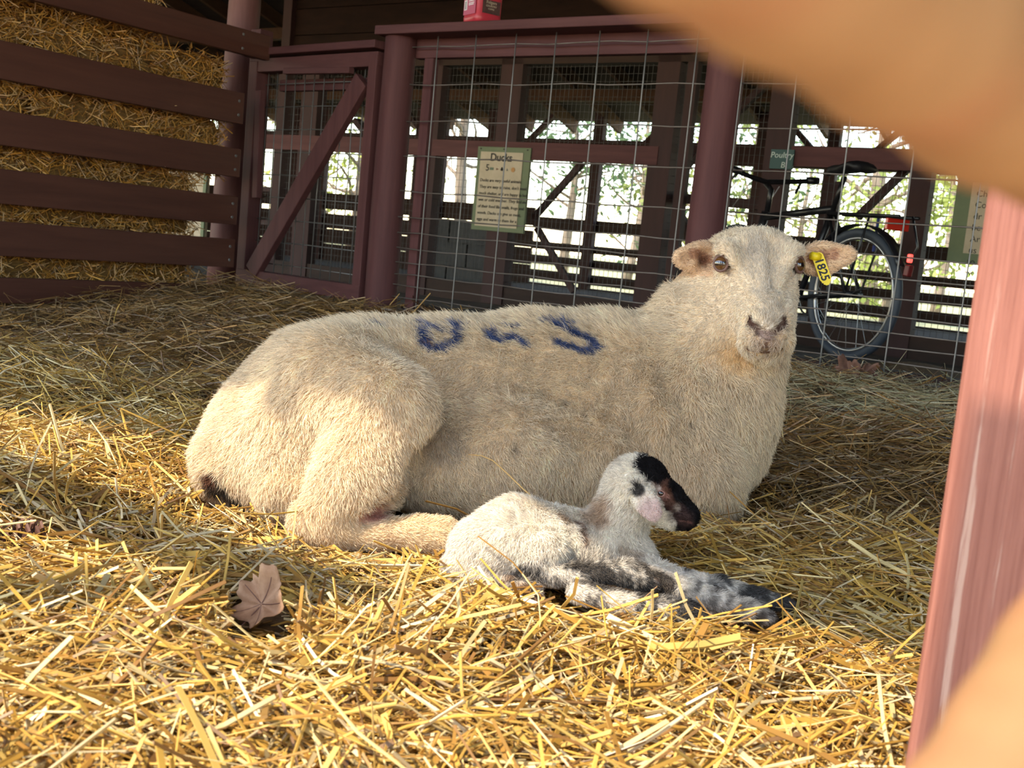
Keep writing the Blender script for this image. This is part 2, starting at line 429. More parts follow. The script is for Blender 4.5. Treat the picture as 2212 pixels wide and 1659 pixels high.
# earth under the barn and the open country round it
g2 = MB(); g2.box(-13.4, 3.1, 3.3, 11.3, -.25, .045); tag(g2.build('floor', M['dirt']), kind='structure')
g3 = MB()
g3.hexa([(-160, 9, -.5), (160, 9, -.5), (160, 260, -.5), (-160, 260, -.5), (-160, 9, -.12), (160, 9, -.12), (160, 260, -.12), (-160, 260, -.12)])
tag(g3.build('field', M['field']), kind='structure')
g4 = MB()
g4.hexa([(-60, -60, -.5), (60, -60, -.5), (60, 3, -.5), (-60, 3, -.5), (-60, -60, -.13), (60, -60, -.13), (60, 3, -.13), (-60, 3, -.13)])
tag(g4.build('yard', M['yard']), kind='structure')

# ------------------------------------------------------------------ barn shell
T_F, T_R, T_O = 3.56, 6.30, 11.0         # wire fence, poultry pen front, outer wall
EAVE_T, EAVE_Z, RIDGE_T, RIDGE_Z = -.275, 2.30, 6.3, 3.55
BK_T, BK_Z = 11.35, 1.98
ceil = MB()
S0, S1 = -13.6, 3.3
ceil.hexa([B(S0, EAVE_T, EAVE_Z), B(S1, EAVE_T, EAVE_Z), B(S1, RIDGE_T, RIDGE_Z), B(S0, RIDGE_T, RIDGE_Z),
           B(S0, EAVE_T, EAVE_Z + .05), B(S1, EAVE_T, EAVE_Z + .05), B(S1, RIDGE_T, RIDGE_Z + .05), B(S0, RIDGE_T, RIDGE_Z + .05)])
ceil.hexa([B(S0, RIDGE_T, RIDGE_Z), B(S1, RIDGE_T, RIDGE_Z), B(S1, BK_T, BK_Z), B(S0, BK_T, BK_Z),
           B(S0, RIDGE_T, RIDGE_Z + .05), B(S1, RIDGE_T, RIDGE_Z + .05), B(S1, BK_T, BK_Z + .05), B(S0, BK_T, BK_Z + .05)])
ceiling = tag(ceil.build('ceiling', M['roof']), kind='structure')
for s in np.arange(-13.4, 3.3, .61):
    MB().bar(B(s, EAVE_T + .03, EAVE_Z - .07), B(s, RIDGE_T, RIDGE_Z - .07), .045, .14, U).build('rafter', M['rafter'], ceiling)
    MB().bar(B(s + .2, RIDGE_T, RIDGE_Z - .07), B(s + .2, BK_T, BK_Z - .07), .045, .14, U).build('rafter', M['rafter'], ceiling)
for t in (7.4, 8.9, 10.3):
    z = RIDGE_Z + (BK_Z - RIDGE_Z) * (t - RIDGE_T) / (BK_T - RIDGE_T) - .17
    MB().box(S0, S1, t - .05, t + .05, z - .09, z + .03).build('purlin', M['rafter'], ceiling)
# side walls of boards, out of the picture but closing the barn
def board_wall(name, s, t0, t1, z0, z1):
    w = MB().box(s, s + .05, t0, t1, z0, z1).build(name, M['timber_d']); tag(w, kind='structure'); return w
board_wall('wall_right', 3.1, 1.6, 11.2, -.2, 3.6)
board_wall('wall_left', -13.4, 3.9, 11.2, -.2, 3.6)

# upper siding over the poultry pens
p = on_t(636, 60, T_R); s_side = st(p)[0]
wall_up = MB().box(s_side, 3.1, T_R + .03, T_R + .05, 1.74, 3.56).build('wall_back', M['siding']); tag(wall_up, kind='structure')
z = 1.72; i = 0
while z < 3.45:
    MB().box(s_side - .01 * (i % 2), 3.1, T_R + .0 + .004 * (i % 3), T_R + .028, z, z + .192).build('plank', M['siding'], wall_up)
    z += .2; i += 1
MB().box(s_side - .09, s_side, T_R - .04, T_R + .06, .04, 3.5).build('post', M['timber_v'], wall_up)

# outer wall: low slats, open windows, posts and knee braces
wall_out = MB().box(-13.4, 3.1, T_O - .02, T_O + .10, -.2, .06).build('wall_front', M['timber_d']); tag(wall_out, kind='structure')
def zo(px, py, t=T_O): return st(on_t(px, py, t))
s_split = zo(1150, 500)[0]
for a, b in ((.10, .215), (.285, .385), (.455, .545), (.70, .83)):
    MB().box(s_split, 3.1, T_O, T_O + .03, a, b).build('slat', M['timber_d'], wall_out)
for a, b in ((.06, .26), (.265, .46), (.465, .66), (.72, .93)):
    MB().box(-13.4, s_split, T_O, T_O + .03, a, b).build('slat', M['timber_d'], wall_out)
for px in (905, 952, 1060, 1287, 1452, 1640, 1792, 1990, 640, 700, 560):
    s = zo(px, 420)[0]
    MB().box(s - .06, s + .06, T_O - .09, T_O - .005, .0, 2.05).build('post', M['timber_v'], wall_out)
for px, d in ((925, 1), (1150, -1), (1128, 1), (1400, -1), (1700, 1), (1900, -1), (1760, 1), (660, 1), (620, -1)):
    s = zo(px, 300)[0]
    MB().bar(B(s, T_O - .05, 1.70), B(s - .32 * d, T_O - .05, 2.0), .07, .05, V).build('brace', M['timber_v'], wall_out)
MB().box(-13.4, 3.1, T_O - .10, T_O + .0, 1.50, 1.72).build('beam', M['timber_v'], wall_out)

# ------------------------------------------------------------------ poultry pens: posts, rail, wire
pen = thing('poultry_pen', B(-1.5, T_R, .05), 'maroon poultry pen front with posts, rail and fine wire mesh behind the bicycle', 'pen')
def px_post(px0, px1, py, z0, z1, name='post', t=T_R, th=.10, mat='timber_v'):
    a = st(on_t(px0, py, t))[0]; b = st(on_t(px1, py, t))[0]
    return MB().box(a, b, t - th / 2, t + th / 2, z0, z1).build(name, M[mat], pen)
px_post(1088, 1134, 200, .05, 1.76); px_post(1418, 1466, 250, .05, 1.76); px_post(1668, 1718, 250, .05, 1.76)
px_post(1968, 2012, 420, .05, 1.76); px_post(938, 962, 200, .05, 1.76); px_post(655, 690, 300, .05, 1.76)
px_post(1478, 1500, 250, .05, 1.76, 'door_stile', T_R - .02, .05); px_post(1785, 1818, 400, .05, 1.0, 'door_stile', T_R + .15, .05)
s_r = [st(on_t(x, 330, T_R))[0] for x in (560, 1430, 1716, 2330)]
zr = [st(on_t(1250, y, T_R))[2] for y in (351, 313)]
MB().box(s_r[0], s_r[1], T_R - .055, T_R - .01, zr[0], zr[1]).build('rail', M['paint_u'], pen)
zr2 = [st(on_t(1850, y, T_R))[2] for y in (366, 322)]
MB().box(s_r[2], s_r[3], T_R - .055, T_R - .01, zr2[0], zr2[1]).build('rail', M['paint_u'], pen)
MB().box(s_r[0], s_r[3], T_R - .05, T_R + .05, 1.66, 1.76).build('header', M['timber_d'], pen)
MB().box(s_r[0], s_r[3], T_R - .04, T_R + .05, .04, .17).build('sill', M['timber_d'], pen)
def brace_px(a, b, t, w=.05):
    MB().bar(on_t(*a, t), on_t(*b, t), w, .04, None).build('brace', M['timber_v'], pen)
brace_px((1152, 472), (1258, 352), T_R + .1, .035); brace_px((1160, 492), (1240, 630), T_R + .1, .035)
brace_px((1452, 400), (1512, 318), T_R + .25, .07); brace_px((1450, 430), (1512, 540), T_R + .25, .06)
brace_px((1852, 470), (1962, 362), T_R + .12, .05); brace_px((1590, 245), (1660, 178), T_R + .3, .05)
brace_px((840, 345), (770, 260), T_R + .2, .08)
for y in (408, 480): brace_px((560, y), (700, y + 8), T_R + .3, .06)
MB().bar(on_t(1430, 425, T_R + .2), on_t(1690, 447, T_R + .2), .05, .06).build('rail', M['timber_v'], pen)
fm = MB()
sA, sB = s_r[0], s_r[3]
for s in np.arange(sA, sB, .0335): fm.bar(B(s, T_R, .15), B(s, T_R, 1.70), .0022, .0022, U)
for z in np.arange(.16, 1.70, .048): fm.bar(B(sA, T_R, z), B(sB, T_R, z), .0022, .0022, V)
tag(fm.build('wire_mesh', M['mesh'], pen), kind='stuff')
# grey block wall of a pen, low behind the fence
M['block'] = noisy('grey_concrete', (.05, .05, .053), (.085, .085, .085), (9, 9, 9), TH, .9, .4)
bw = MB().box(zo(892, 500, 7.4)[0], zo(1062, 500, 7.4)[0], 7.42, 7.55, .04, .62).build('block_wall', M['block'])
tag(bw, 'low grey concrete block wall inside the poultry pen, under the duck notice', 'wall')
a0, b0 = zo(892, 500, 7.4)[0], zo(1062, 500, 7.4)[0]
for r_ in range(3):
    x = a0 - (.2 if r_ % 2 else 0)
    while x < b0 - .02:
        MB().box(max(x, a0) + .004, min(x + .39, b0) - .004, 7.395, 7.43, .05 + r_ * .195, .05 + r_ * .195 + .187).build('block', M['block'], bw); x += .4

# ------------------------------------------------------------------ wire fence between the two round posts
fence = thing('wire_fence', B(-1.8, T_F, .12), 'maroon post-and-rail fence with a welded wire panel behind the white ewe', 'fence')
def round_post(px0, px1, py, ytop, ybot, name, parent, t=T_F, r=None, mat='paint_v', lean=0.0):
    a = on_t((px0 + px1) / 2, py, t); Z = (a - EYE) @ CF; rr = r or R((px1 - px0) / 2, Z) * .98
    s, tt, z_ = st(a); zt = st(on_t((px0 + px1) / 2, ytop, t))[2]; zb = ybot
    m = MB(); n = 12; pts = []; rad = []
    for i in range(n + 1):
        k = i / n; pts.append(B(s + lean * k + .004 * math.sin(3 * k + s), t, zb + (zt - zb) * k)); rad.append(rr * (1.04 - .07 * k + .012 * math.sin(9 * k + s)))
    m.tube(pts, rad, 28); return m.build(name, M[mat], parent, True), s, rr, zt
post1, s1, r1, zt1 = round_post(812, 884, 330, 62, .02, 'round_post', fence)
post2, s2, r2, zt2 = round_post(1508, 1590, 300, 44, .02, 'round_post', fence, r=.066)
s_end = 1.15
z_cap = .5 * (zt1 + zt2) - .031
MB().box(s1 - .075, s_end, T_F - .085, T_F + .06, z_cap, z_cap + .036).build('cap_rail', M['paint_u'], fence, bevel=.004)
zh0 = st(on_t(1200, 122, T_F + .05))[2]
MB().box(s1 + .05, s_end, T_F + .03, T_F + .07, zh0, z_cap).build('header_board', M['paint_u'], fence, bevel=.003)
for sx in (s1 + .105, s_end - .1):
    MB().box(sx, sx + .045, T_F + .03, T_F + .07, .06, zh0).build('jamb', M['paint_v'], fence, bevel=.003)
MB().box(s1 + .06, s_end, T_F + .06, T_F + .16, .03, .17).build('sill', M['timber_d'], fence, bevel=.006)
MB().tube([B(s_end, T_F, 0), B(s_end, T_F, z_cap)], .066, 20).build('round_post', M['paint_v'], fence, True)
# welded panel: rods 20 cm apart, cross wires closer towards the ground
ys = [98, 184, 269, 350, 430, 487]
zs = [st(on_t(1100, y, T_F))[2] for y in (97, 183, 266, 347, 428, 487, 524, 560, 592, 620, 646)]
zs += [zs[-1] - .048, zs[-1] - .098]
tw = T_F - .012 - .0
for i, z in enumerate(zs):
    for (a, b) in ((s1 + r1 * .6, s2 - r2 * .6), (s2 + r2 * .6, s_end)):
        n = 10; pts = [B(a + (b - a) * k / n, T_F - .004 + .004 * math.sin(k * 1.7 + i), z + .003 * math.sin(k * 2.1 + i * 2)) for k in range(n + 1)]
        MB().tube(pts, .0026, 6).build('horizontal_wire', M['wire_rust'], fence, True)
px_v = [1018, 1108, 1201, 1297, 1397, 1503]
sv = [st(on_t(x, 181, T_F))[0] for x in (942, 1021, 1108, 1197, 1291, 1391, 1497)] + [st(on_t(x, 185, T_F))[0] for x in (1602, 1724, 1851)]
sp = .205
while sv[-1] + sp < s_end - .05: sv.append(sv[-1] + sp)
for i, s in enumerate(sv):
    pts = [B(s + .006 * math.sin(i * 1.3) * k / 6 + (-.0), T_F - .010, .03 + (z_cap - .03) * k / 6) for k in range(7)]
    MB().tube(pts, .0026, 6).build('upright_wire', M['wire'], fence, True)

# ------------------------------------------------------------------ gate, a little ajar
gate = thing('wire_gate', on_t(660, 640, T_F), 'maroon framed wire gate with a diagonal brace, left of the round post', 'gate')
GA = math.radians(49.3); gd = np.array([math.sin(GA), -math.cos(GA), 0]); gn = np.array([math.cos(GA), math.sin(GA), 0])
g_r = on_t(813, 380, T_F - .02); g_r = np.array([g_r[0], g_r[1], 0])
def on_gate(px, py):
    d = ray(px, py); return EYE + d * (((g_r - EYE) @ gn) / (d @ gn))
def gp(w, z, off=0.0): return g_r + gd * w + UP * z + gn * off      # w from the right edge (negative to the left)
wl = (on_gate(538, 380) - g_r) @ gd
zgt = on_gate(680, 128)[2]; zgb = on_gate(650, 628)[2]
def gbar(name, a, b, w, th=.04, off=0.0, mat='paint_v', bev=.003):
    return MB().bar(a + gn * off, b + gn * off, w, th, np.cross(b - a, gn)).build(name, M[mat], gate, bevel=bev)
sw = .062
gbar('stile', gp(wl + sw / 2, zgb), gp(wl + sw / 2, zgt), sw, .075)
gbar('stile', gp(-sw / 2 - .005, zgb), gp(-sw / 2 - .005, zgt), sw * .8, .075)
gbar('top_rail', gp(wl, zgt - .02), gp(-.01, zgt - .02), .06, .07, 0, 'paint_u')
gbar('bottom_rail', gp(wl, zgb + .03), gp(-.01, zgb + .03), .065, .08, 0, 'paint_u')
MB().bar(gp(wl - .03, zgt + .035), gp(.0, zgt + .035), .13, .032, gn).build('cap_board', M['paint_u'], gate, bevel=.004)
a, b = on_gate(558, 588), on_gate(797, 176)
gbar('brace', a, b, .088, .035, -.03)
gbar('latch_strip', on_gate(580, 200), on_gate(572, 430), .038, .03, -.045)
gbar('batten', on_gate(632, 158), on_gate(775, 156), .026, .03, -.04, 'paint_u')
gbar('inner_rail', on_gate(590, 182) + gn * .05, on_gate(800, 176) + gn * .05, .05, .03, 0, 'paint_u')
for i in range(12):
    w = wl + .085 + i * (abs(wl) - .15) / 11
    MB().tube([gp(w, zgb + .04, .012), gp(w + .004 * math.sin(i * 2.2), (zgb + zgt) / 2, .014), gp(w, zgt - .03, .012)], .0024, 6).build('upright_wire', M['wire'], gate, True)
for i in range(9):
    zz = zgb + .10 + i * (zgt - zgb - .2) / 8
    MB().tube([gp(wl + .03, zz, .016), gp(wl / 2, zz + .003, .018), gp(-.03, zz, .016)], .0024, 6).build('horizontal_wire', M['wire'], gate, True)
# gate post of sawn timber behind the hinge side
gp_l = gp(wl - .03, 0)
s_g, t_g, _ = st(gp_l)
gpost = MB().box(s_g - .045, s_g + .02, t_g + .02, t_g + .1, .0, st(on_s(585, 70, s_g))[2]).build('gate_post', M['paint_v'], bevel=.004)
tag(gpost, 'square maroon gate post at the hinge side of the wire gate, by the board fence', 'post')

# ------------------------------------------------------------------ board fence on the left, with the barn pole behind it
S_L = -3.88
bf = thing('board_fence', B(S_L, 3.0, .1), 'dark brown fence of wide horizontal boards in front of the straw bales', 'fence')
t_end = st(on_s(523, 300, S_L))[1]
for (y0, y1) in ((-86, -18), (86, 170), (237, 313), (364, 440), (478, 553), (600, 655)):
    za = st(on_s(0, y0, S_L))[2]; zb = st(on_s(0, y1, S_L))[2]
    b = MB().box(S_L - .035, S_L, 1.3, t_end + (.13 if y0 < 0 else .0), zb, za).build('board', M['paint_t'], bf, bevel=.003)
    for dz in (.03, -.03):
        MB().ring(B(S_L + .001, t_end - .03, (za + zb) / 2 + dz), V, UP, .004, .003, 8, 5).build('bolt_head', M['wire'], b)
MB().box(S_L - .092, S_L - .036, 1.5, 1.59, .0, 1.5).build('post', M['paint_v'], bf)
pole = on_t(505, 300, T_F + .22); sP = st(pole)[0]
m = MB(); m.tube([B(sP + .035 * k, T_F + .22, .0 + 2.9 * k) for k in np.linspace(0, 1, 9)], [.092 - .004 * k for k in range(9)], 24)
M['pole'] = noisy('worn_red_pole', (.12, .045, .042), (.18, .075, .07), (22, 22, 2.5), TH, .65, .4, c2=(.42, .36, .33), spot=.63)
tag(m.build('barn_pole', M['pole'], None, True), 'round maroon barn pole with flaking paint at the end of the board fence', 'pole')
# ------------------------------------------------------------------ straw
def straw_block(C0, D, Lg, wd, th, col, nseg, bend, sides=4, tiltn=None):
    """centres, unit directions, lengths, widths, thickness, colours -> verts, quads, vert colours"""
    n = len(C0); up = np.tile(UP, (n, 1)) if tiltn is None else tiltn
    s = np.cross(D, up); s /= (np.linalg.norm(s, axis=1)[:, None] + 1e-9); u = np.cross(s, D)
    ro = rng.uniform(-.9, .9, n); s, u = s * np.cos(ro)[:, None] + u * np.sin(ro)[:, None], u * np.cos(ro)[:, None] - s * np.sin(ro)[:, None]
    prof = {4: [(-1, -.6), (1, -.6), (1, .6), (-1, .6)], 3: [(-1, -.5), (1, -.5), (0, .9)]}[sides]
    vs_ = np.zeros((n, nseg + 1, sides, 3)); cs = np.zeros((n, nseg + 1, sides, 3))
    for i in range(nseg + 1):
        k = i / nseg - .5
        c = C0 + D * (Lg * k)[:, None] + (u * bend[:, 0:1] + s * bend[:, 1:2]) * ((4 * k * k - .33) * .5 * Lg)[:, None]
        for j, (a, b) in enumerate(prof):
            vs_[:, i, j] = c + s * (a * wd / 2)[:, None] + u * (b * th / 2)[:, None]
        cs[:, i] = (col * (1 + .20 * np.sin(9 * k + 140 * C0[:, :1])))[:, None, :]
    base = (np.arange(n) * (nseg + 1) * sides)[:, None, None]
    q = []
    for i in range(nseg):
        for j in range(sides):
            j2 = (j + 1) % sides
            q.append([i * sides + j, i * sides + j2, (i + 1) * sides + j2, (i + 1) * sides + j])
    if sides == 4: q += [[3, 2, 1, 0], [nseg * 4, nseg * 4 + 1, nseg * 4 + 2, nseg * 4 + 3]]
    q = (base + np.array(q)[None]).reshape(-1, 4)
    return vs_.reshape(-1, 3), q, cs.reshape(-1, 3)
PAL = np.array([(.66, .40, .085), (.74, .50, .14), (.82, .64, .30), (.55, .31, .06), (.42, .22, .05), (.70, .55, .32), (.26, .13, .04), (.52, .40, .20)])
PW = np.array([.20, .17, .13, .16, .13, .08, .09, .04])
PAL_G = np.array([(.40, .34, .18), (.50, .43, .26), (.33, .30, .15), (.56, .46, .28), (.45, .33, .17)])
def straw_field(n, lo, hi, az, lmin, lmax, wmin, wmax, lift, tilt, nseg, sides, avoid, green=None):
    Yd = np.exp(rng.uniform(math.log(lo), math.log(hi), n)); A = rng.uniform(-az, az, n)
    x = Yd * np.tan(A); y = Yd
    s = x * U[0] + y * U[1]; t = x * V[0] + y * V[1]
    ok = (t < T_F + .12) & (s > S_L - .02) & (t > .25); x, y, s, t = x[ok], y[ok], s[ok], t[ok]; n = len(x)
    L_ = np.exp(rng.uniform(math.log(lmin), math.log(lmax), n)); wd = rng.uniform(wmin, wmax, n) * rng.choice([.7, 1, 1, 1.35], n)
    th = wd * rng.uniform(.25, .75, n)
    # heaps lie in combed tufts: a slow turning field plus scatter
    P0 = np.stack([x, y, 0 * x], 1)
    flip = rng.random(n) < .35; an = np.where(flip, rng.uniform(-math.pi, math.pi, n), wob(P0, 4.5, 21) * 1.6 + rng.normal(0, .6, n))
    el = rng.normal(0, tilt, n)
    D = np.stack([np.cos(an) * np.cos(el), np.sin(an) * np.cos(el), np.sin(el)], 1)
    # follow the slope of the heap
    e = .04; z0 = gz(x, y)
    zx = (gz(x + D[:, 0] * e, y + D[:, 1] * e) - gz(x - D[:, 0] * e, y - D[:, 1] * e)) / (2 * e)
    D[:, 2] += zx; D /= np.linalg.norm(D, axis=1)[:, None]
    zc = z0 + rng.uniform(0, 1, n) ** 1.3 * lift + np.abs(np.sin(el)) * L_ * .42
    C0 = np.stack([x, y, zc], 1)
    keep = np.ones(n, bool)
    for bd in avoid:
        for k in (-.5, -.25, 0, .25, .5):
            keep &= bd.sample(C0 + D * (L_ * k)[:, None]) > .006
    for k in (-.4, 0, .4):                                  # keep the lamb's legs and the ewe's shank in the clear
        q1, q2, q3 = pix(C0 + D * (L_ * k)[:, None])
        low = zc - z0 < .004
        keep &= low | ~((np.abs(q2 - (1272 + (q1 - 1180) * .155)) < 68) & (q1 > 1215) & (q1 < 1690) & (q3 > 1.30) & (q2 < 1268 + (q1 - 1180) * .155 + 68))
        keep &= low | ~((q1 > 500) & (q1 < 630) & (q2 > 1240) & (q2 < 1385) & (q3 < 1.36))
        keep &= ~((q1 > 425) & (q1 < 535) & (q2 > 1015) & (q2 < 1092) & (q3 < 1.9))
        keep &= ~((q1 > 640) & (q1 < 980) & (q2 > 1110) & (q2 < 1180))
    col = PAL[rng.choice(len(PAL), n, p=PW)] * rng.uniform(.68, 1.15, n)[:, None]
    # straw gets darker and browner towards the back
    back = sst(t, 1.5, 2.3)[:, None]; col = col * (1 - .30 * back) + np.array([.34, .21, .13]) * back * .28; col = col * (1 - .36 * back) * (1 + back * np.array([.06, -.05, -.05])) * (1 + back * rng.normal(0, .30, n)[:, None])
    hay = (np.exp(-(((s + .55) / .8) ** 2)) * sst(t, 2.5, 3.1))
    gsel = rng.random(n) < hay * .85; col[gsel] = PAL_G[rng.choice(5, gsel.sum())] * rng.uniform(.8, 1.1, gsel.sum())[:, None]
    wd[gsel] *= .6
    bend = rng.normal(0, .10, (n, 2))
    col = np.clip(col, 0, .92)
    return [a[keep] for a in (C0, D, L_, wd, th, col, bend)]
def strew(avoid):
    parts = []
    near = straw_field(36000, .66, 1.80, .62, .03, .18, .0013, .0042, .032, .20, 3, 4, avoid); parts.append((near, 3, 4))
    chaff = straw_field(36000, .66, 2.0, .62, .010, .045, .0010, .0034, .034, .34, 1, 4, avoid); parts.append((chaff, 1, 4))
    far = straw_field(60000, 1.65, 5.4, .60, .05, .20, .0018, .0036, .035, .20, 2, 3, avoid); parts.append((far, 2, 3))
    vs_, qs, cs, o = [], [], [], 0
    for f, ns, sd in parts:
        v, q, c = straw_block(*f[:6], ns, f[6], sd); vs_.append(v); qs.append(q + o); cs.append(c); o += len(v)
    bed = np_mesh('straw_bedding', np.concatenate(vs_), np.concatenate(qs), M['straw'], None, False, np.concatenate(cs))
    tag(bed, 'loose golden straw bedding covering the pen floor under the ewe and lamb', 'straw', None, 'stuff')
    # the stalks that can be told apart, each one a piece of the bedding
    big = straw_field(900, .98, 1.75, .50, .08, .22, .0036, .0076, .014, .10, 4, 4, avoid)
    q1, q2, _ = pix(big[0]); vis = np.nonzero((q1 > -60) & (q1 < 2000) & (q2 < 1700) & (q2 > 900))[0][:230]
    for i in vis:
        sub = [a[i:i + 1].copy() for a in big]; sub[0][:, 2] += .016
        v, q, c = straw_block(*sub[:6], 4, sub[6], 4)
        np_mesh('straw_stalk', v, q, M['straw'], bed, False, c)
    for i in range(46):                                    # stalks standing up out of the litter
        px, py = rng.uniform(20, 1930), rng.choice([rng.uniform(950, 1620), rng.uniform(640, 930)])
        if py < 960 and 420 < px < 1720: continue
        c0 = on_z(px, py, .0 if py > 900 else .1); c0[2] = float(gz(c0[0], c0[1]))
        L_ = rng.uniform(.05, .12); an = rng.uniform(0, 6.28); el = rng.uniform(.5, 1.35)
        D = np.array([[math.cos(an) * math.cos(el), math.sin(an) * math.cos(el), math.sin(el)]])
        C0 = c0[None] + D * L_ * .45
        if any((bd.sample(C0 + D * L_ * k) < .008).any() for bd in avoid for k in (-.5, 0, .5)): continue
        v, q, c = straw_block(C0, D, np.array([L_]), np.array([rng.uniform(.0022, .0042)]), np.array([.0018]), PAL[rng.choice(5, 1)], 4, rng.normal(0, .16, (1, 2)), 4, tiltn=np.array([[.3, -.9, .2]]))
        np_mesh('straw_stalk', v, q, M['straw'], bed, False, c)
    return bed
# ------------------------------------------------------------------ bales behind the boards
M['bale'] = noisy('packed_straw', (.09, .045, .013), (.36, .20, .06), (70, 18, 70), TH, .9, .9, dist=.012)
def bale(t0, t1, z0, z1, s1, label, depth=.45, seed=0):
    g = np.random.default_rng(seed); m = MB(); n, k = 14, 7
    root = thing('straw_bale', B(s1 - depth / 2, (t0 + t1) / 2, z0), label, 'bale', 'stacked straw bales')
    def jig(p, a): return p + np.array([g.normal(), g.normal(), g.normal()]) * a
    core = MB().box(s1 - depth, s1 - .012, t0 + .012, t1 - .012, z0 + .012, z1 - .012)
    core.build('packed_core', M['bale'], root, bevel=.03, segs=2)
    cnt = 2000; C0 = np.zeros((cnt, 3)); D = np.zeros((cnt, 3)); nrm = np.zeros((cnt, 3))
    for i in range(cnt):
        f = g.random()
        if f < .025: p = B(s1 + g.uniform(.0, .05), g.uniform(t0, t1), g.choice([z0, z1]) + g.normal(0, .02)); d = V * g.normal(0, .9) + UP * g.normal(-.15, .35) + U * g.uniform(.2, .9); nn = UP
        elif f < .72: tt = g.uniform(t0, t1); zz = g.uniform(z0, z1); p = B(s1 + abs(g.normal(0, .014)) - .016 + .016 * math.sin(tt * 47 + seed) * math.sin(zz * 23 + seed), tt, zz); d = V * g.normal(0, .8) + UP * g.normal(0, .6) + U * g.normal(0, .34); nn = U
        elif f < .86: p = B(s1 - g.uniform(0, depth), t1 + g.normal(0, .010), g.uniform(z0, z1)); d = U * g.normal() + UP * g.normal(0, .5) + V * g.normal(0, .25); nn = V
        else: p = B(s1 - g.uniform(0, .2), g.uniform(t0, t1), z1 + g.normal(0, .008)); d = V * g.normal() + U * g.normal() + UP * g.normal(0, .15); nn = UP
        C0[i] = p; D[i] = d / np.linalg.norm(d); nrm[i] = nn
    L_ = np.exp(g.uniform(math.log(.03), math.log(.14), cnt)); wd = g.uniform(.002, .0052, cnt)
    col = PAL[g.choice(len(PAL), cnt, p=PW)] * g.uniform(.60, 1.30, cnt)[:, None] * np.array([1.0, .84, .78])
    v, q, c = straw_block(C0, D, L_, wd, wd * .5, col, 2, g.normal(0, .12, (cnt, 2)), 3, tiltn=nrm)
    o = np_mesh('straw_fringe', v, q, M['straw'], root, False, c); o['kind'] = 'stuff'
    return root
def bales():
    s1 = S_L - .10
    e = {}
    tE = lambda x, y: st(on_s(x, y, s1))[1]
    zc = [.08, .36, .635, .90, 1.15, 1.42]
    ends = [tE(420, 480), tE(424, 390), tE(482, 270), tE(490, 190), tE(352, 80)]
    names = ['bottom', 'second', 'third', 'fourth', 'top']
    for i in range(5):
        t1 = ends[i]; k = 0
        for w in ((.92, .9) if i != 4 else (.9, .7)):
            t0 = t1 - w
            bale(t0, t1, zc[i], zc[i + 1] - .006, s1 - (.0 if i < 3 else .02), f'straw bale at the {"gate" if k == 0 else "far"} end of the {names[i]} course behind the boards', seed=i * 5 + k)
            t1 = t0 - .012; k += 1
# ------------------------------------------------------------------ the ewe
def ax_frame(xdir, ydir):
    x = np.array(xdir, float); x /= np.linalg.norm(x); y = np.array(ydir, float); y = y - x * y.dot(x); y /= np.linalg.norm(y)
    return np.array([x, y, np.cross(x, y)])
def dirp(dx, dy, dz=0.0): return CR * dx - CU * dy + CF * dz      # along the view's right, down and away
def graded(lo, hi, h, flo, fhi, hf):
    a = [lo]
    while a[-1] < hi: a.append(a[-1] + (hf if flo <= a[-1] <= fhi else h))
    return np.array(a)
hx = [W(1445, 560, 2)[0], W(1860, 560, 2)[0]]
ew = Body(graded(-.56, .70, .0062, hx[0], hx[1], .0036), graded(1.34, 2.42, .0062, 1.76, 2.0, .004), graded(-.08, .60, .0062, .30, .56, .0036))
# trunk
ew.chain([(606, 945, 1.84, 152), (690, 893, 1.86, 170), (790, 866, 1.88, 163), (960, 872, 1.95, 172), (1150, 872, 2.02, 186), (1300, 876, 2.07, 190), (1420, 892, 2.10, 192)], .035)
ew.chain([(930, 945, 1.92, 170), (1050, 940, 1.95, 178), (1200, 945, 2.0, 178), (1370, 970, 2.04, 172)], .05)
ew.chain([(945, 1005, 1.77, 112), (1090, 1012, 1.81, 118), (1250, 1015, 1.87, 125)], .06)
ew.chain([(560, 1010, 1.80, 118), (640, 1040, 1.74, 80)], .05)
# chest, shoulder, folded fore leg
ew.chain([(1380, 940, 2.0, 165), (1470, 930, 2.05, 178)], .05)
ew.chain([(1420, 930, 1.94, 110), (1495, 1040, 1.93, 98), (1530, 1085, 1.94, 62)], .03)
ew.chain([(1530, 1090, 1.93, 50), (1440, 1150, 1.90, 40), (1330, 1165, 1.86, 34)], .02)
ew.chain([(1590, 930, 2.05, 66), (1602, 985, 2.03, 38)], .03)
# neck
ew.chain([(1490, 850, 2.07, 172), (1548, 715, 2.05, 126), (1602, 600, 2.04, 98)], .05)
ew.chain([(1590, 860, 2.0, 80), (1632, 740, 1.99, 62)], .05)
# haunch and hind leg nearest the lens
ew.chain([(720, 850, 1.76, 135), (835, 905, 1.68, 112)], .045)
ew.chain([(835, 905, 1.68, 112), (775, 1030, 1.63, 86), (705, 1120, 1.60, 58)], .03)
ew.chain([(640, 970, 1.74, 120), (620, 1060, 1.68, 62)], .05)
ew.chain([(668, 1132, 1.60, 44), (720, 1148, 1.60, 42), (820, 1152, 1.605, 33), (905, 1152, 1.61, 33), (955, 1160, 1.615, 38), (1010, 1182, 1.62, 26)], .014)
ew.chain([(455, 985, 1.76, 34), (452, 1040, 1.74, 24)], .03)
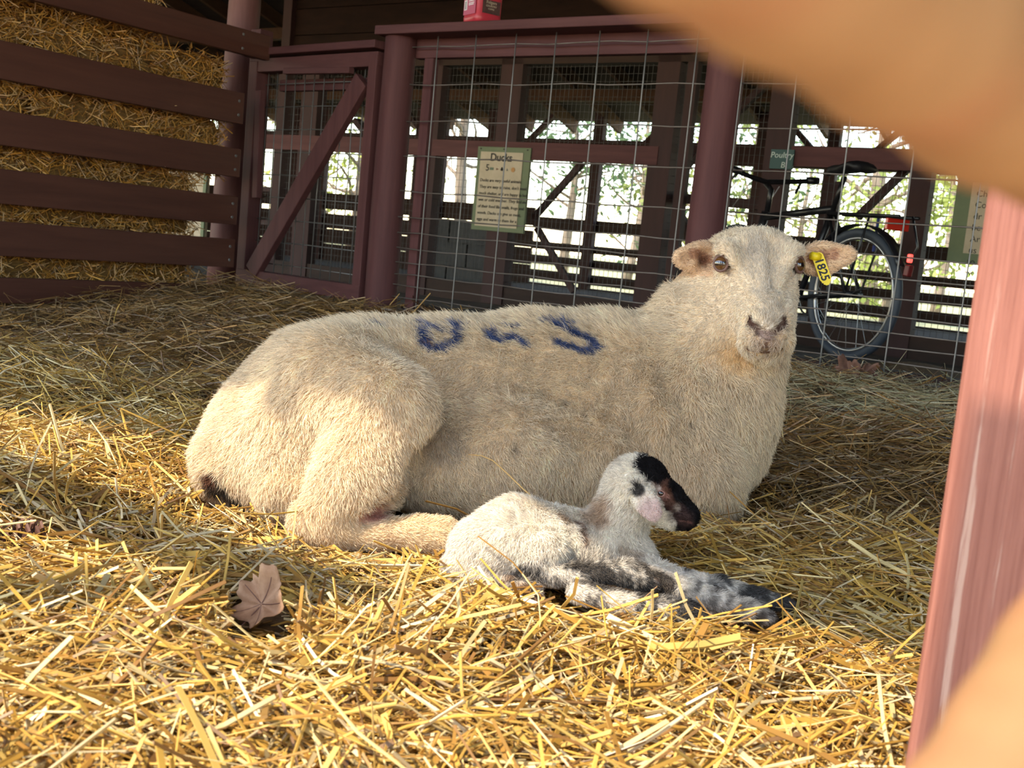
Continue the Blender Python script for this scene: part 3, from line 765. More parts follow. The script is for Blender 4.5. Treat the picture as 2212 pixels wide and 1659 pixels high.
# folds
ew.cap(W(945, 830, 1.72), W(890, 985, 1.66), .020, .028, .035, True)
ew.cap(W(888, 990, 1.645), W(812, 1095, 1.60), .012, .010, .02, True)
ew.cap(W(590, 1122, 1.62), W(600, 1080, 1.62), .022, .012, .03, True)
ew.cap(W(1430, 760, 1.90), W(1500, 960, 1.84), .016, .02, .04, True)
ew.cap(W(945, 905, 1.78), W(1010, 990, 1.77), .012, .010, .03, True)
# head
HZ = 1.97
ew.chain([(1636, 586, HZ, 76), (1640, 572, HZ + .01, 74)], .025)
ew.chain([(1610, 556, HZ, 37), (1676, 556, HZ + .005, 39)], .02)
ew.chain([(1597, 572, HZ - .015, 44), (1685, 575, HZ - .01, 37)], .02)
ew.chain([(1642, 610, HZ - .05, 52), (1657, 680, HZ - .105, 42), (1659, 708, HZ - .125, 41)], .026)
ew.chain([(1634, 640, HZ - .02, 72), (1652, 712, HZ - .085, 50)], .03)
ew.chain([(1690, 640, HZ - .02, 28), (1690, 700, HZ - .07, 22)], .02)
ew.chain([(1632, 736, HZ - .112, 35), (1680, 734, HZ - .108, 33)], .012)
ew.chain([(1655, 722, HZ - .135, 36)], .016)
ew.chain([(1654, 762, HZ - .105, 22), (1644, 748, HZ - .06, 36)], .010)
# brow ridges and sockets
ew.chain([(1568, 543, HZ - .045, 26), (1590, 560, HZ - .058, 18)], .012)
ew.chain([(1710, 548, HZ - .03, 24), (1700, 560, HZ - .05, 16)], .012)
EYE_L = W(1559, 569, HZ - .047); EYE_R = W(1722, 572, HZ - .034)
ew.ell(EYE_L - CF * .004, (.0150, .0150, .014), ax_frame(dirp(.9, .4), dirp(-.4, .9)), .006, True)
ew.ell(EYE_R - CF * .003, (.0135, .0145, .013), ax_frame(dirp(.9, -.3), dirp(.3, .9)), .006, True)
# nostrils and mouth
ew.cap(W(1622, 698, HZ - .168), W(1643, 722, HZ - .168), .007, .005, .006, True)
ew.cap(W(1690, 698, HZ - .160), W(1672, 722, HZ - .168), .007, .005, .006, True)
ew.cap(W(1656, 724, HZ - .176), W(1655, 742, HZ - .174), .003, .003, .004, True)
for a, b in (((1612, 752), (1636, 757)), ((1636, 757), (1670, 757)), ((1670, 757), (1692, 751))):
    ew.cap(W(*a, HZ - .152), W(*b, HZ - .152), .0035, .0035, .004, True)
# ears: thin cupped leaves
def ear(c, tip, w, base_w, nrm):
    pass
def ear_add(bd, base, tip, r_mid, thick, Z0, Z1, cup, k=.008):
    b = W(*base, Z0); t = W(*tip, Z1); c = (b + t) / 2; L_ = np.linalg.norm(t - b) / 2 * 1.12
    A = ax_frame(t - b, CU + CR * 0); nz_ = A[2] if A[2] @ CF < 0 else -A[2]
    bd.ell(c, (L_, r_mid, thick), A, k)
    bd.ell(c + nz_ * thick * 1.15 - (t - b) * .04, (L_ * .74, r_mid * .66, thick * cup), A, .004, True)
ear_add(ew, (1556, 560), (1478, 558), .0325, .0125, 2.0, 1.985, 1.25); ear_add(ew, (1500, 558), (1456, 558), .019, .008, 1.988, 1.975, .9, .012)
ear_add(ew, (1728, 562), (1818, 555), .0320, .0125, 2.0, 1.985, 1.25); ear_add(ew, (1790, 554), (1848, 549), .018, .008, 1.988, 1.975, .9, .012)
EV, EQ = ew.skin(); pre = BVHTree.FromPolygons(EV.tolist(), EQ.tolist())
def carve(pts, r, depth, k=.004):            # a groove that follows the skin
    H = [h[0] for h in (hit(pre, *p) for p in pts) if h is not None]
    for a, b in zip(H[:-1], H[1:]):
        o = -CF * (r - depth); ew.cap(a + o, b + o, r, r, k, True)
carve([(1617, 752), (1638, 758), (1655, 757), (1670, 758), (1690, 751)], .0042, .0046, .003)
carve([(1623, 696), (1634, 708), (1648, 721)], .0060, .0050, .004); carve([(1690, 696), (1682, 708), (1668, 721)], .0060, .0050, .004)
carve([(1657, 724), (1655, 752)], .0030, .0030, .003)
carve([(1576, 590), (1592, 622), (1612, 660)], .010, .0055, .008); carve([(1712, 592), (1700, 625), (1694, 660)], .008, .005, .008)
carve([(1606, 690), (1603, 722), (1613, 748)], .006, .0038, .006); carve([(1702, 690), (1706, 720), (1700, 746)], .006, .0038, .006)
carve([(1604, 520), (1612, 560), (1618, 610)], .016, .0035, .012); carve([(1676, 520), (1678, 560), (1680, 610)], .016, .0035, .012)
EV, EQ = ew.skin(); EN = vnormals(EV, EQ)
def fix_normals(V_, Q, N, bd):
    if (bd.sample(V_ + N * .008) - bd.sample(V_ - N * .008)).mean() < 0: Q = Q[:, ::-1].copy(); N = -N
    return Q, N
EQ, EN = fix_normals(EV, EQ, EN, ew)
ebvh = BVHTree.FromPolygons(EV.tolist(), EQ.tolist())
# coat colours
def blend(C, c, w): return C * (1 - w[:, None]) + np.array(c) * w[:, None]
ep, eq_, ez = pix(EV)
EC = np.tile(np.array([.93, .765, .55]), (len(EV), 1))
EC *= (1 + .05 * wob(EV, 22, 5) + .04 * wob(EV, 70, 6))[:, None]
hd = np.exp(-((np.linalg.norm(EV - W(1645, 620, HZ - .05), axis=1) / .15) ** 4)); EC = blend(EC, (.94, .83, .68), hd * .8)
EC = blend(EC, (.86, .64, .36), .55 * sst(-EV[:, 2], -.12, .02) * (1 - hd))            # yellowed belly; warm bounce from the straw is put into this colour too
EC = blend(EC, (.72, .52, .31), .40 * np.exp(-(np.linalg.norm(EV - W(1380, 1000, 1.87), axis=1) / .10) ** 2))
EC = blend(EC, (.88, .60, .26), .6 * np.exp(-(np.linalg.norm(EV - W(1590, 772, 1.93), axis=1) / .035) ** 2))  # yellowish shade under the chin, put into the coat colour
def spot(C, V_, bvh, px, py, r, c, w=1.0, soft=.35):
    h = hit(bvh, px, py)
    if h is None: return C
    d = np.linalg.norm(V_ - h[0], axis=1) + wob(V_, 160, int(px)) * r * .25
    return blend(C, c, w * (1 - sst(d, r * (1 - soft), r * (1 + soft))))
def stroke(C, V_, bvh, pts, r, c, w=1.0, rag=.35):
    H = [hit(bvh, *p) for p in pts]; H = [h[0] for h in H if h is not None]; d = np.full(len(V_), 9.0)
    for a, b in zip(H[:-1], H[1:]): d = np.minimum(d, seg_dist(V_, a, b))
    d = d + wob(V_, 150, 9) * r * rag
    return blend(C, c, w * (1 - sst(d, r * .75, r * 1.15)))
BLUE = (.035, .085, .26)
MARKS = [([(921, 706), (940, 712), (958, 717)], .0065), ([(917, 722), (914, 742), (930, 757), (962, 756), (990, 738), (1002, 708), (986, 710)], .0068), ([(925, 722), (934, 750)], .006),
         ([(1105, 707), (1134, 710)], .005), ([(1062, 727), (1080, 725)], .006), ([(1065, 735), (1087, 740), (1106, 733), (1123, 731), (1141, 748)], .0062),
         ([(1187, 699), (1217, 709), (1239, 722)], .0075), ([(1224, 702), (1250, 708)], .005), ([(1248, 723), (1280, 734), (1294, 748), (1277, 762), (1246, 756), (1208, 740)], .0078), ([(820, 710), (832, 714)], .005)]
for pts, r in MARKS: EC = stroke(EC, EV, ebvh, pts, r, BLUE, .93)
EC = spot(EC, EV, ebvh, 934, 744, .006, (.40, .19, .07))
for px, py, r in ((1267, 902, .0034), (1225, 873, .0028), (1110, 968, .0042), (1490, 915, .0028), (1340, 945, .0022), (1022, 935, .002)):
    EC = spot(EC, EV, ebvh, px, py, r, (.10, .06, .04), .9, .4)
EC = spot(EC, EV, ebvh, 960, 960, .03, (.42, .35, .31), .45, .6)         # darker greyish patch on the flank
EC = spot(EC, EV, ebvh, 800, 1108, .022, (.50, .22, .18), .9, .3)       # bare pink skin behind the leg
EC = stroke(EC, EV, ebvh, [(452, 1035), (470, 1058), (500, 1078), (520, 1088)], .012, (.055, .035, .025), .95, .3)
EC = spot(EC, EV, ebvh, 455, 1034, .010, (.22, .09, .05), .9)
# face
NOSE = (.075, .032, .026)
EC = stroke(EC, EV, ebvh, [(1620, 693), (1630, 706), (1648, 722), (1657, 728)], .0080, NOSE, .97, .25)
EC = stroke(EC, EV, ebvh, [(1692, 693), (1684, 706), (1668, 722), (1657, 728)], .0080, NOSE, .97, .25)
EC = stroke(EC, EV, ebvh, [(1657, 722), (1655, 748)], .0060, (.22, .13, .11), .9, .35)
EC = stroke(EC, EV, ebvh, [(1618, 753), (1640, 758), (1668, 758), (1688, 752)], .0050, (.10, .045, .038), .97, .15)
EC = spot(EC, EV, ebvh, 1655, 740, .024, (.50, .36, .29), .6, .6)
for c in (EYE_L, EYE_R):
    d = np.linalg.norm(EV - c, axis=1); EC = blend(EC, (.085, .045, .035), .92 * (1 - sst(d, .0150, .0195)))
EC = stroke(EC, EV, ebvh, [(1570, 582), (1577, 594)], .0025, (.30, .20, .16), .7)
EC = stroke(EC, EV, ebvh, [(1716, 590), (1708, 602)], .0025, (.30, .20, .16), .6)
earm = ((ep < 1545) & (eq_ < 597) & (ep > 1440) & (eq_ > 505)) | ((ep > 1738) & (eq_ < 600)); EC = blend(EC, (.84, .60, .40), .75 * earm)
EC = stroke(EC, EV, ebvh, [(1500, 548), (1532, 562)], .010, (.50, .27, .18), .8, .3)  # inner ears: pinkish, with the shade of the hollows painted in
EC = spot(EC, EV, ebvh, 1520, 566, .012, (.24, .10, .06), .8, .5)
EC = stroke(EC, EV, ebvh, [(1750, 562), (1798, 548)], .011, (.55, .30, .20), .8, .3)
EC = stroke(EC, EV, ebvh, [(1640, 520), (1646, 580), (1658, 640), (1668, 685)], .020, (.44, .39, .35), .38, .5)
EC = np.clip(EC, .01, .98)
haired = np.ones(len(EV)); 
for c, r in ((EYE_L, .017), (EYE_R, .017), (W(1656, 712, HZ - .165), .016)): haired *= sst(np.linalg.norm(EV - c, axis=1), r, r * 1.3)
ewe = np_mesh('ewe', EV, EQ, M['hide'], None, True, EC * (1 - haired[:, None] * np.array([.22, .30, .40])))  # hide darkened under the hair as painted shade between the strands
tag(ewe, 'white woolly ewe with blue paint marks lying on the straw and facing the lens', 'sheep')
def poly_near(pts):
    H = [h[0] for h in (hit(ebvh, *p) for p in pts) if h is not None]
    return lambda P: np.min([seg_dist(P, a, b) for a, b in zip(H[:-1], H[1:])], 0)
MOUTH = [poly_near([(1618, 753), (1640, 758), (1668, 758), (1688, 752)]), poly_near([(1624, 697), (1634, 708), (1648, 721)]), poly_near([(1689, 697), (1681, 708), (1668, 721)])]
def ewe_len(P):
    px, py, z = pix(P)
    L_ = np.full(len(P), .016)
    L_ = np.where(P[:, 2] < .05, .013, L_)
    nk = np.exp(-(((px - 1540) / 110) ** 2 + ((py - 860) / 170) ** 2)); L_ = L_ + .014 * nk
    L_ = L_ + .012 * np.exp(-(((px - 1600) / 40) ** 2 + ((py - 985) / 45) ** 2))
    L_ = L_ + .006 * ((py < 730) & (px < 1480))
    h_ = np.linalg.norm(P - W(1645, 630, HZ - .06), axis=1); L_ = np.where(h_ < .15, np.interp(h_, [0, .10, .15], [.0048, .0075, .016]), L_)
    ear_ = (px < 1545) & (py < 615) & (px > 1440) | (px > 1735)
    L_ = np.where(ear_, .005, L_)
    leg = (py > 1105) & (px > 640) & (px < 1040) & (z < 1.68); L_ = np.where(leg, .008, L_)
    ms = np.linalg.norm(P - W(1656, 730, HZ - .14), axis=1)
    L_ = np.where(ms < .020, .0030, L_)
    for q_ in MOUTH: L_ = np.where(q_(P) < .0042, .001, L_)
    for c in (EYE_L, EYE_R): L_ = np.where(np.linalg.norm(P - c, axis=1) < .018, .0020, L_)
    ud = np.linalg.norm(P - (hit(ebvh, 800, 1108) or (W(800, 1108, 1.7),))[0], axis=1); L_ = np.where(ud < .022, .003, L_)
    return L_
EG = [(1150, 780, 1.9, -.75, .55), (1250, 950, 1.85, -.55, .6), (1000, 900, 1.8, -.5, .75), (1000, 1050, 1.8, .6, .45), (1150, 1080, 1.85, .3, .6), (1350, 700, 2.0, -.6, -.35), (1100, 695, 2.0, -.7, -.45),
      (800, 705, 1.9, -.4, -.5), (700, 740, 1.85, -.55, -.1), (560, 830, 1.8, -.7, .3), (470, 950, 1.75, -.6, .6), (650, 900, 1.7, -.25, 1), (800, 950, 1.6, -.05, 1), (860, 860, 1.6, .1, 1), (720, 1080, 1.58, -.1, 1), (560, 1050, 1.7, .2, 1),
      (820, 1150, 1.58, 1, .15), (950, 1165, 1.58, 1, .3), (1400, 800, 1.9, -.35, .9), (1520, 800, 1.9, -.1, 1), (1600, 900, 1.95, .25, 1), (1650, 840, 1.95, .3, 1), (1560, 1000, 1.9, .2, 1), (1450, 1050, 1.85, .1, 1), (1470, 660, 2.0, -.7, -.35), (1440, 700, 2.0, -.7, -.1),
      (1640, 500, 1.95, .0, -1), (1600, 540, 1.9, -.35, -.9), (1680, 540, 1.9, .35, -.9), (1640, 600, 1.88, 0, -1), (1600, 640, 1.9, -.7, .5), (1690, 640, 1.9, .7, .3), (1600, 720, 1.86, -.6, .7), (1655, 690, 1.83, 0, -1), (1655, 765, 1.84, 0, 1), (1700, 720, 1.87, .6, .6),
      (1560, 600, 1.92, -.8, .4), (1480, 540, 1.98, -1, .1), (1480, 580, 1.98, -1, .3), (1790, 530, 1.98, 1, -.1), (1810, 580, 1.98, 1, .3)]
fur('fleece', EV, EQ, EN, EC, 190000, 30000, EG, ewe_len, .00042, M['fur'], ewe, tilt=1.12, zmin=.0, seed=3)
# eyes
def eyeball(parent, c, r, iris, ax_right, look, name='eye', pup=(.34, .72), dark=(.015, .008, .006)):
    n, m = 40, 56; th = np.linspace(0, math.pi, n); ph = np.linspace(0, 2 * math.pi, m, endpoint=False)
    look = look / np.linalg.norm(look); A = ax_frame(ax_right, np.cross(look, ax_right))
    fx = ax_right - look * (ax_right @ look); fx /= np.linalg.norm(fx); fy = np.cross(look, fx)
    TH_, PH = np.meshgrid(th, ph, indexing='ij'); d = (np.sin(TH_) * np.cos(PH))[..., None] * fx + (np.sin(TH_) * np.sin(PH))[..., None] * fy + np.cos(TH_)[..., None] * look
    P = c + d * r; i = np.arange(n * m).reshape(n, m); q = np.stack([i[:-1, :], i[1:, :], np.roll(i, -1, 1)[1:, :], np.roll(i, -1, 1)[:-1, :]], -1).reshape(-1, 4)
    x = (d @ fx).ravel(); y = (d @ fy).ravel(); f = (d @ look).ravel(); rad_ = np.sqrt(x * x + y * y)
    C = np.tile(np.array(iris), (n * m, 1)); C *= (1 + .25 * np.sin(np.arctan2(y, x) * 23))[:, None]
    C[rad_ > .80] = (.05, .03, .02); C[(f < 0)] = (.30, .22, .18); C[(np.abs(y) < pup[0]) & (np.abs(x) < pup[1]) & (f > 0)] = dark
    return np_mesh(name, P.reshape(-1, 3), q, M['eye'], parent, True, np.clip(C, 0, 1))
M['eye'] = colattr('wet_eye', .08, .8); M['eye'].node_tree.nodes['Principled BSDF'].inputs['Coat Weight'].default_value = .8
for c, lk in ((EYE_L, dirp(-.35, .05, -1)), (EYE_R, dirp(.65, .05, -.8))):
    eyeball(ewe, c + CF * .0045, .0142, (.115, .048, .013), CR, lk, pup=(.26, .66))
M['lid'] = noisy('eyelid_skin', (.10, .05, .04), (.20, .11, .08), (200, 200, 200), 0, .6, .2)
for c, lk in ((EYE_L, dirp(-.35, .05, -1)), (EYE_R, dirp(.65, .05, -.8))):
    lk = lk / np.linalg.norm(lk); fx = CR - lk * (CR @ lk); fx /= np.linalg.norm(fx); fy = np.cross(lk, fx)
    MB().ring(c + CF * .0030 + lk * .0066, fx * .95, fy * 1.08, .0122, .0024, 36, 8).build('eyelid', M['lid'], ewe, True)
# ear tag
M['tag'] = plain('yellow_plastic_tag', (.86, .62, .01), .4); M['ink'] = plain('black_ink', (.012, .011, .012), .6)
def ear_tag():
    h = hit(ebvh, 1758, 556); Zt = ((h[0] - EYE) @ CF) - .014 if h is not None else 1.955
    a, b = W(1766, 552, Zt), W(1787, 612, Zt - .006); ax = (b - a) / np.linalg.norm(b - a)
    side = np.cross(ax, -CF); side /= np.linalg.norm(side)
    if side @ CR < 0: side = -side
    nrm = np.cross(side, ax); nrm = nrm if nrm @ CF < 0 else -nrm
    L_ = np.linalg.norm(b - a); w = R(12.5, Zt)
    prof = [(-.10, .35), (-.06, .75), (0, .95), (.12, 1), (.82, 1), (.90, .82), (.94, .82), (.97, .55), (1.0, .62), (1.03, .35), (1.06, .25)]
    m = MB(); n0 = 0
    for off in (.0, -.0018):
        for k, ww in prof:
            for sgn in (-1, 1): m.v.append(tuple(a + ax * L_ * k + side * (w * ww * sgn) + nrm * off))
    n = len(prof)
    for i in range(n - 1):
        q = [2 * i, 2 * i + 1, 2 * i + 3, 2 * i + 2]; m.f.append(tuple(q)); m.f.append(tuple(2 * n + x for x in q[::-1]))
        m.f.append((2 * i, 2 * i + 2, 2 * n + 2 * i + 2, 2 * n + 2 * i)); m.f.append((2 * i + 1, 2 * n + 2 * i + 1, 2 * n + 2 * i + 3, 2 * i + 3))
    m.f.append((0, 2 * n, 2 * n + 1, 1)); m.f.append((2 * n - 2, 2 * n - 1, 4 * n - 1, 4 * n - 2))
    tg = m.build('ear_tag', M['tag'], ewe); tg['label'] = 'yellow numbered ear tag'
    bk = W(1752, 553, Zt + .001)
    st_ = MB().tube([W(1768, 556, Zt + .004), bk - CF * .004], [R(10, Zt), R(8.5, Zt)], 16).build('tag_stud', M['tag'], tg, True)
    text('tag_number', '1825', R(23, Zt) * 1.12, a + ax * L_ * .10 - side * (w * .70) + nrm * .0006, ax, side, M['ink'], tg, 'LEFT', .0003, bold=.0004)
ear_tag()
# ------------------------------------------------------------------ the lamb
la = Body(graded(-.16, .42, .0038, .12, .28, .0024), graded(1.30, 1.72, .0036, 1.46, 1.62, .0028), graded(-.05, .27, .0034, .06, .22, .0024))
la.chain([(1048, 1192, 1.51, 76), (1110, 1170, 1.525, 84), (1190, 1186, 1.54, 72), (1290, 1200, 1.56, 74), (1350, 1215, 1.56, 66)], .02)
la.chain([(1120, 1120, 1.53, 38), (1190, 1130, 1.54, 24), (1270, 1140, 1.56, 26)], .02)          # spine and hip points
la.chain([(1310, 1170, 1.56, 62), (1345, 1105, 1.565, 52), (1362, 1070, 1.565, 50)], .02)
la.chain([(1370, 1048, 1.56, 60)], .012); la.chain([(1398, 1030, 1.56, 40)], .012)
la.chain([(1405, 1058, 1.56, 48), (1440, 1080, 1.557, 36), (1478, 1110, 1.555, 25), (1490, 1116, 1.555, 20)], .010)
la.chain([(1415, 1100, 1.56, 34), (1450, 1122, 1.557, 20), (1482, 1132, 1.555, 12)], .008)
la.chain([(1437, 1052, 1.535, 12)], .006)
la.cap(W(1428, 1066, 1.522), W(1432, 1064, 1.522), .0055, .0055, .004, True)
la.cap(W(1497, 1106, 1.538), W(1501, 1113, 1.540), .0026, .0022, .003, True)
la.cap(W(1462, 1124, 1.536), W(1498, 1128, 1.542), .0014, .0014, .002, True)
A = ax_frame(dirp(52, 66), dirp(66, -52)); c = W(1394, 1084, 1.511)
la.ell(c, (.0315, .0165, .0046), A, .003)
la.ell(c + CF * .004 - (dirp(52, 66)) * .0002, (.02, .010, .005), A, .003)
la.cap(W(1374, 1056, 1.518), W(1366, 1050, 1.545), .011, .015, .006)
# hind leg on top
la.chain([(1090, 1180, 1.49, 70), (1165, 1192, 1.475, 54)], .018)
la.chain([(1168, 1195, 1.475, 48), (1150, 1235, 1.465, 28)], .014)
la.chain([(1150, 1240, 1.462, 26), (1200, 1242, 1.455, 22), (1300, 1238, 1.45, 19), (1350, 1238, 1.447, 24), (1385, 1250, 1.445, 23), (1412, 1264, 1.443, 13)], .007)
# other hind foot tucked under, with the hock towards the lens
la.chain([(1010, 1235, 1.485, 34), (1080, 1262, 1.465, 22), (1140, 1275, 1.45, 24), (1155, 1295, 1.44, 18)], .010)
la.chain([(978, 1220, 1.50, 20), (985, 1245, 1.48, 14)], .01)
# fore legs stretched forward
la.chain([(1250, 1278, 1.43, 25), (1330, 1298, 1.42, 21), (1430, 1312, 1.412, 22), (1480, 1322, 1.41, 24), (1530, 1334, 1.405, 15)], .008)
la.chain([(1400, 1250, 1.475, 26), (1480, 1275, 1.462, 26), (1560, 1300, 1.45, 22), (1620, 1320, 1.44, 22), (1660, 1334, 1.435, 14)], .008)
la.chain([(1390, 1232, 1.52, 26), (1480, 1256, 1.51, 22), (1560, 1266, 1.50, 19), (1640, 1292, 1.49, 18), (1705, 1308, 1.485, 13)], .008)
LV, LQ = la.skin(); LN = vnormals(LV, LQ); LQ, LN = fix_normals(LV, LQ, LN, la)
lbvh = BVHTree.FromPolygons(LV.tolist(), LQ.tolist())
lp, lq, lz = pix(LV)
LC = np.tile(np.array([.94, .85, .72]), (len(LV), 1)) * (1 + .05 * wob(LV, 60, 31))[:, None]
BLK, BRN = (.014, .012, .013), (.30, .15, .08)
headm = (lp > 1335) & (lq < 1150) & (lq > 960)
def region(C, m, poly, c, w=1.0, soft=5.0, wig=9.0, seed=0):
    P2 = np.stack([lp, lq], 1) + np.stack([wob(LV, 170, seed), wob(LV, 170, seed + 1)], 1) * wig
    poly = np.array(poly, float); n = len(poly); ins = np.zeros(len(P2), bool); dist = np.full(len(P2), 1e9); j = n - 1
    for i in range(n):
        xi, yi = poly[i]; xj, yj = poly[j]
        cond = ((yi > P2[:, 1]) != (yj > P2[:, 1])) & (P2[:, 0] < (xj - xi) * (P2[:, 1] - yi) / (yj - yi + 1e-9) + xi); ins ^= cond
        a, b = np.array([xj, yj]), np.array([xi, yi]); ab = b - a; h = np.clip(((P2 - a) @ ab) / (ab @ ab + 1e-9), 0, 1)
        dist = np.minimum(dist, np.hypot(*(P2 - a - h[:, None] * ab).T)); j = i
    sd = np.where(ins, -dist, dist)
    return blend(C, c, w * m * (1 - sst(sd, -soft, soft)))
LC = region(LC, headm, [(1384, 985), (1420, 980), (1460, 1020), (1520, 1090), (1520, 1150), (1465, 1150), (1448, 1110), (1432, 1082), (1412, 1052), (1398, 1040), (1372, 1008)], BLK, 1, 3, 7, 41)
LC = region(LC, headm, [(1412, 1045), (1440, 1040), (1448, 1070), (1470, 1092), (1455, 1108), (1432, 1085)], (.20, .095, .065), .85, 5, 6, 43)
LC = region(LC, headm, [(1440, 1085), (1470, 1092), (1500, 1110), (1505, 1142), (1465, 1140), (1440, 1120)], (.085, .045, .04), .6, 6, 6, 45)
LC = spot(LC, LV, lbvh, 1463, 1098, .005, (.50, .40, .33), .6, .6); LC = spot(LC, LV, lbvh, 1422, 1054, .004, (.66, .55, .48), .8, .5)
LC = spot(LC, LV, lbvh, 1436, 1072, .005, (.45, .22, .17), .8, .5)
LC = stroke(LC, LV, lbvh, [(1470, 1124), (1494, 1129)], .0013, (.26, .12, .10), .6, .3)
LC = spot(LC, LV, lbvh, 1379, 1058, .0085, BLK, .95, .3)
LC = spot(LC, LV, lbvh, 1410, 1104, .022, (.74, .54, .51), .85, .4)
LC = region(LC, (lq < 1180), [(1262, 1125), (1295, 1065), (1320, 1080), (1322, 1120), (1300, 1140)], (.46, .27, .14), .75, 16, 14, 47)
LC = stroke(LC, LV, lbvh, [(1245, 1130), (1258, 1150), (1266, 1166)], .006, (.20, .09, .045), .8, .5)
LC = stroke(LC, LV, lbvh, [(1208, 1115), (1230, 1125)], .006, (.50, .33, .19), .7, .5)
LC = stroke(LC, LV, lbvh, [(1350, 1195), (1375, 1205)], .010, (.55, .40, .26), .6, .6)
def dapple(C, a, b, r, c, lo, hi, seed):
    pa = W(*a); pb = W(*b); d = seg_dist(LV, pa, pb); h = np.clip(((LV - pa) @ (pb - pa)) / ((pb - pa) @ (pb - pa)), 0, 1)
    w = (1 - sst(d, r, r * 1.3)) * sst(wob(LV, 120, seed) * .75 + .35 * wob(LV, 420, seed + 7) + .12 + lo + (hi - lo) * h, -.5, .6)
    return blend(C, c, np.clip(w, 0, 1) * .93)
LC = dapple(LC, (1150, 1258, 1.45), (1420, 1262, 1.44), .034 * .75, (.045, .035, .030), -.15, .55, 51)
LC = dapple(LC, (1300, 1310, 1.415), (1545, 1335, 1.405), .020, (.035, .030, .030), -.35, .65, 52)
LC = dapple(LC, (1440, 1280, 1.47), (1665, 1335, 1.435), .022, (.10, .075, .06), -.75, .15, 53)
LC = dapple(LC, (1500, 1262, 1.51), (1712, 1312, 1.485), .022, (.028, .026, .028), -.30, .9, 54)
LC = dapple(LC, (1090, 1262, 1.465), (1160, 1295, 1.44), .018, (.36, .22, .13), -.2, .0, 55)
LC = np.clip(LC, .008, .97)
lamb = np_mesh('lamb', LV, LQ, M['hide'], None, True, LC * .75)
tag(lamb, 'newborn white lamb with a black face lying on straw in front of the ewe', 'lamb')
he = hit(lbvh, 1427, 1066)
def lamb_len(P):
    px, py, z = pix(P); L_ = np.full(len(P), .0105)
    face = (px > 1400) & (py < 1150); L_ = np.where(face, .0042, L_)
    if he is not None: L_ = np.where(np.linalg.norm(P - he[0], axis=1) < .0075, .001, L_)
    d = np.linalg.norm(P - W(1485, 1118, 1.535), axis=1); L_ = np.where(d < .018, .0024, L_)
    leg = (py > 1225) & (px > 1160); L_ = np.where(leg, .0055, L_)
    er = np.linalg.norm(P - W(1398, 1086, 1.512), axis=1); L_ = np.where(er < .026, .0030, L_)
    return L_
LG = [(1050, 1150, 1.45, -.6, .5), (1100, 1110, 1.47, -.7, -.1), (1000, 1220, 1.45, -.3, 1), (1150, 1160, 1.45, -.2, .9), (1180, 1210, 1.43, .4, .8), (1260, 1180, 1.5, -.5, .8), (1330, 1180, 1.5, -.1, 1), (1300, 1090, 1.52, -.5, .8), (1350, 1020, 1.52, -.7, .2),
      (1380, 995, 1.53, -.6, -.5), (1395, 1085, 1.49, .6, .8), (1430, 1040, 1.53, -.6, -.5), (1470, 1100, 1.53, -.7, -.5), (1250, 1240, 1.43, 1, .3), (1380, 1250, 1.42, .9, .6), (1350, 1300, 1.40, 1, .5), (1500, 1325, 1.39, .8, .6), (1550, 1290, 1.44, 1, .45), (1650, 1300, 1.46, 1, .4), (1140, 1280, 1.42, .5, .9), (1410, 1160, 1.52, .1, 1)]
fur('coat', LV, LQ, LN, LC, 62000, 12000, LG, lamb_len, .00032, M['fur'], lamb, tilt=1.12, zmin=-.01, seed=5, wave=.5)
if he is not None: eyeball(lamb, he[0] + CF * .0032, .0054, (.03, .016, .012), CR, dirp(.1, 0, -1), 'eye', (.45, .7))
if he is not None:
    M['lamb_lid'] = noisy('pink_brown_eyelid', (.20, .09, .07), (.36, .19, .15), (300, 300, 300), 0, .6, .2)
    MB().ring(he[0] - CF * .0004, dirp(.9, .25) * 1.0, dirp(-.25, .9) * .72, .0056, .0014, 32, 8).build('eyelid', M['lamb_lid'], lamb, True)
M['hoof'] = plain('dark_hoof', (.055, .040, .032), .45)
def hoof(parent, p, q, Z, r):
    a, b = W(*p, Z), W(*q, Z); d = (b - a) / np.linalg.norm(b - a); s = np.cross(d, CF)
    m = MB()
    for sg in (-1, 1): m.tube([a + s * sg * r * .45, (a + b) / 2 + s * sg * r * .5, b + s * sg * r * .35], [r * .75, r * .72, r * .3], 10)
    return m.build('hoof', M['hoof'], parent, True)
hoof(lamb, (1405, 1258), (1426, 1272), 1.44, R(13, 1.44)); hoof(lamb, (1528, 1332), (1552, 1342), 1.403, R(13, 1.4)); hoof(lamb, (1656, 1332), (1680, 1342), 1.433, R(12, 1.4)); hoof(lamb, (1700, 1306), (1722, 1312), 1.483, R(12, 1.4))
hoof(ewe, (1012, 1180), (1040, 1196), 1.62, R(22, 1.6))
# ------------------------------------------------------------------ signs
M['sign_green'] = noisy('faded_green_board', (.12, .15, .085), (.17, .20, .11), (6, 6, 6), 0, .7, .2)
M['paper'] = noisy('weathered_cream_paint', (.44, .36, .25), (.54, .45, .33), (14, 14, 14), 0, .75, .1)
M['chalkboard'] = plain('dark_teal_board', (.03, .075, .07), .6); M['chalk'] = plain('pale_chalk', (.55, .62, .56), .8)
M['dkink'] = plain('brown_black_paint', (.025, .02, .016), .7)
T_S = T_R - .065
sg = thing('notice_board', on_t(1083, 408, T_S), 'green-framed cream notice board headed Ducks, hung on the pen rail', 'sign')
q = [on_t(1033, 317, T_S), on_t(1147, 320, T_S), on_t(1131, 502, T_S), on_t(1017, 497, T_S)]
sA_, sB_ = (st(q[0])[0] + st(q[3])[0]) / 2, (st(q[1])[0] + st(q[2])[0]) / 2
zT, zB = st(on_t(1090, 318, T_S))[2], st(on_t(1074, 500, T_S))[2]
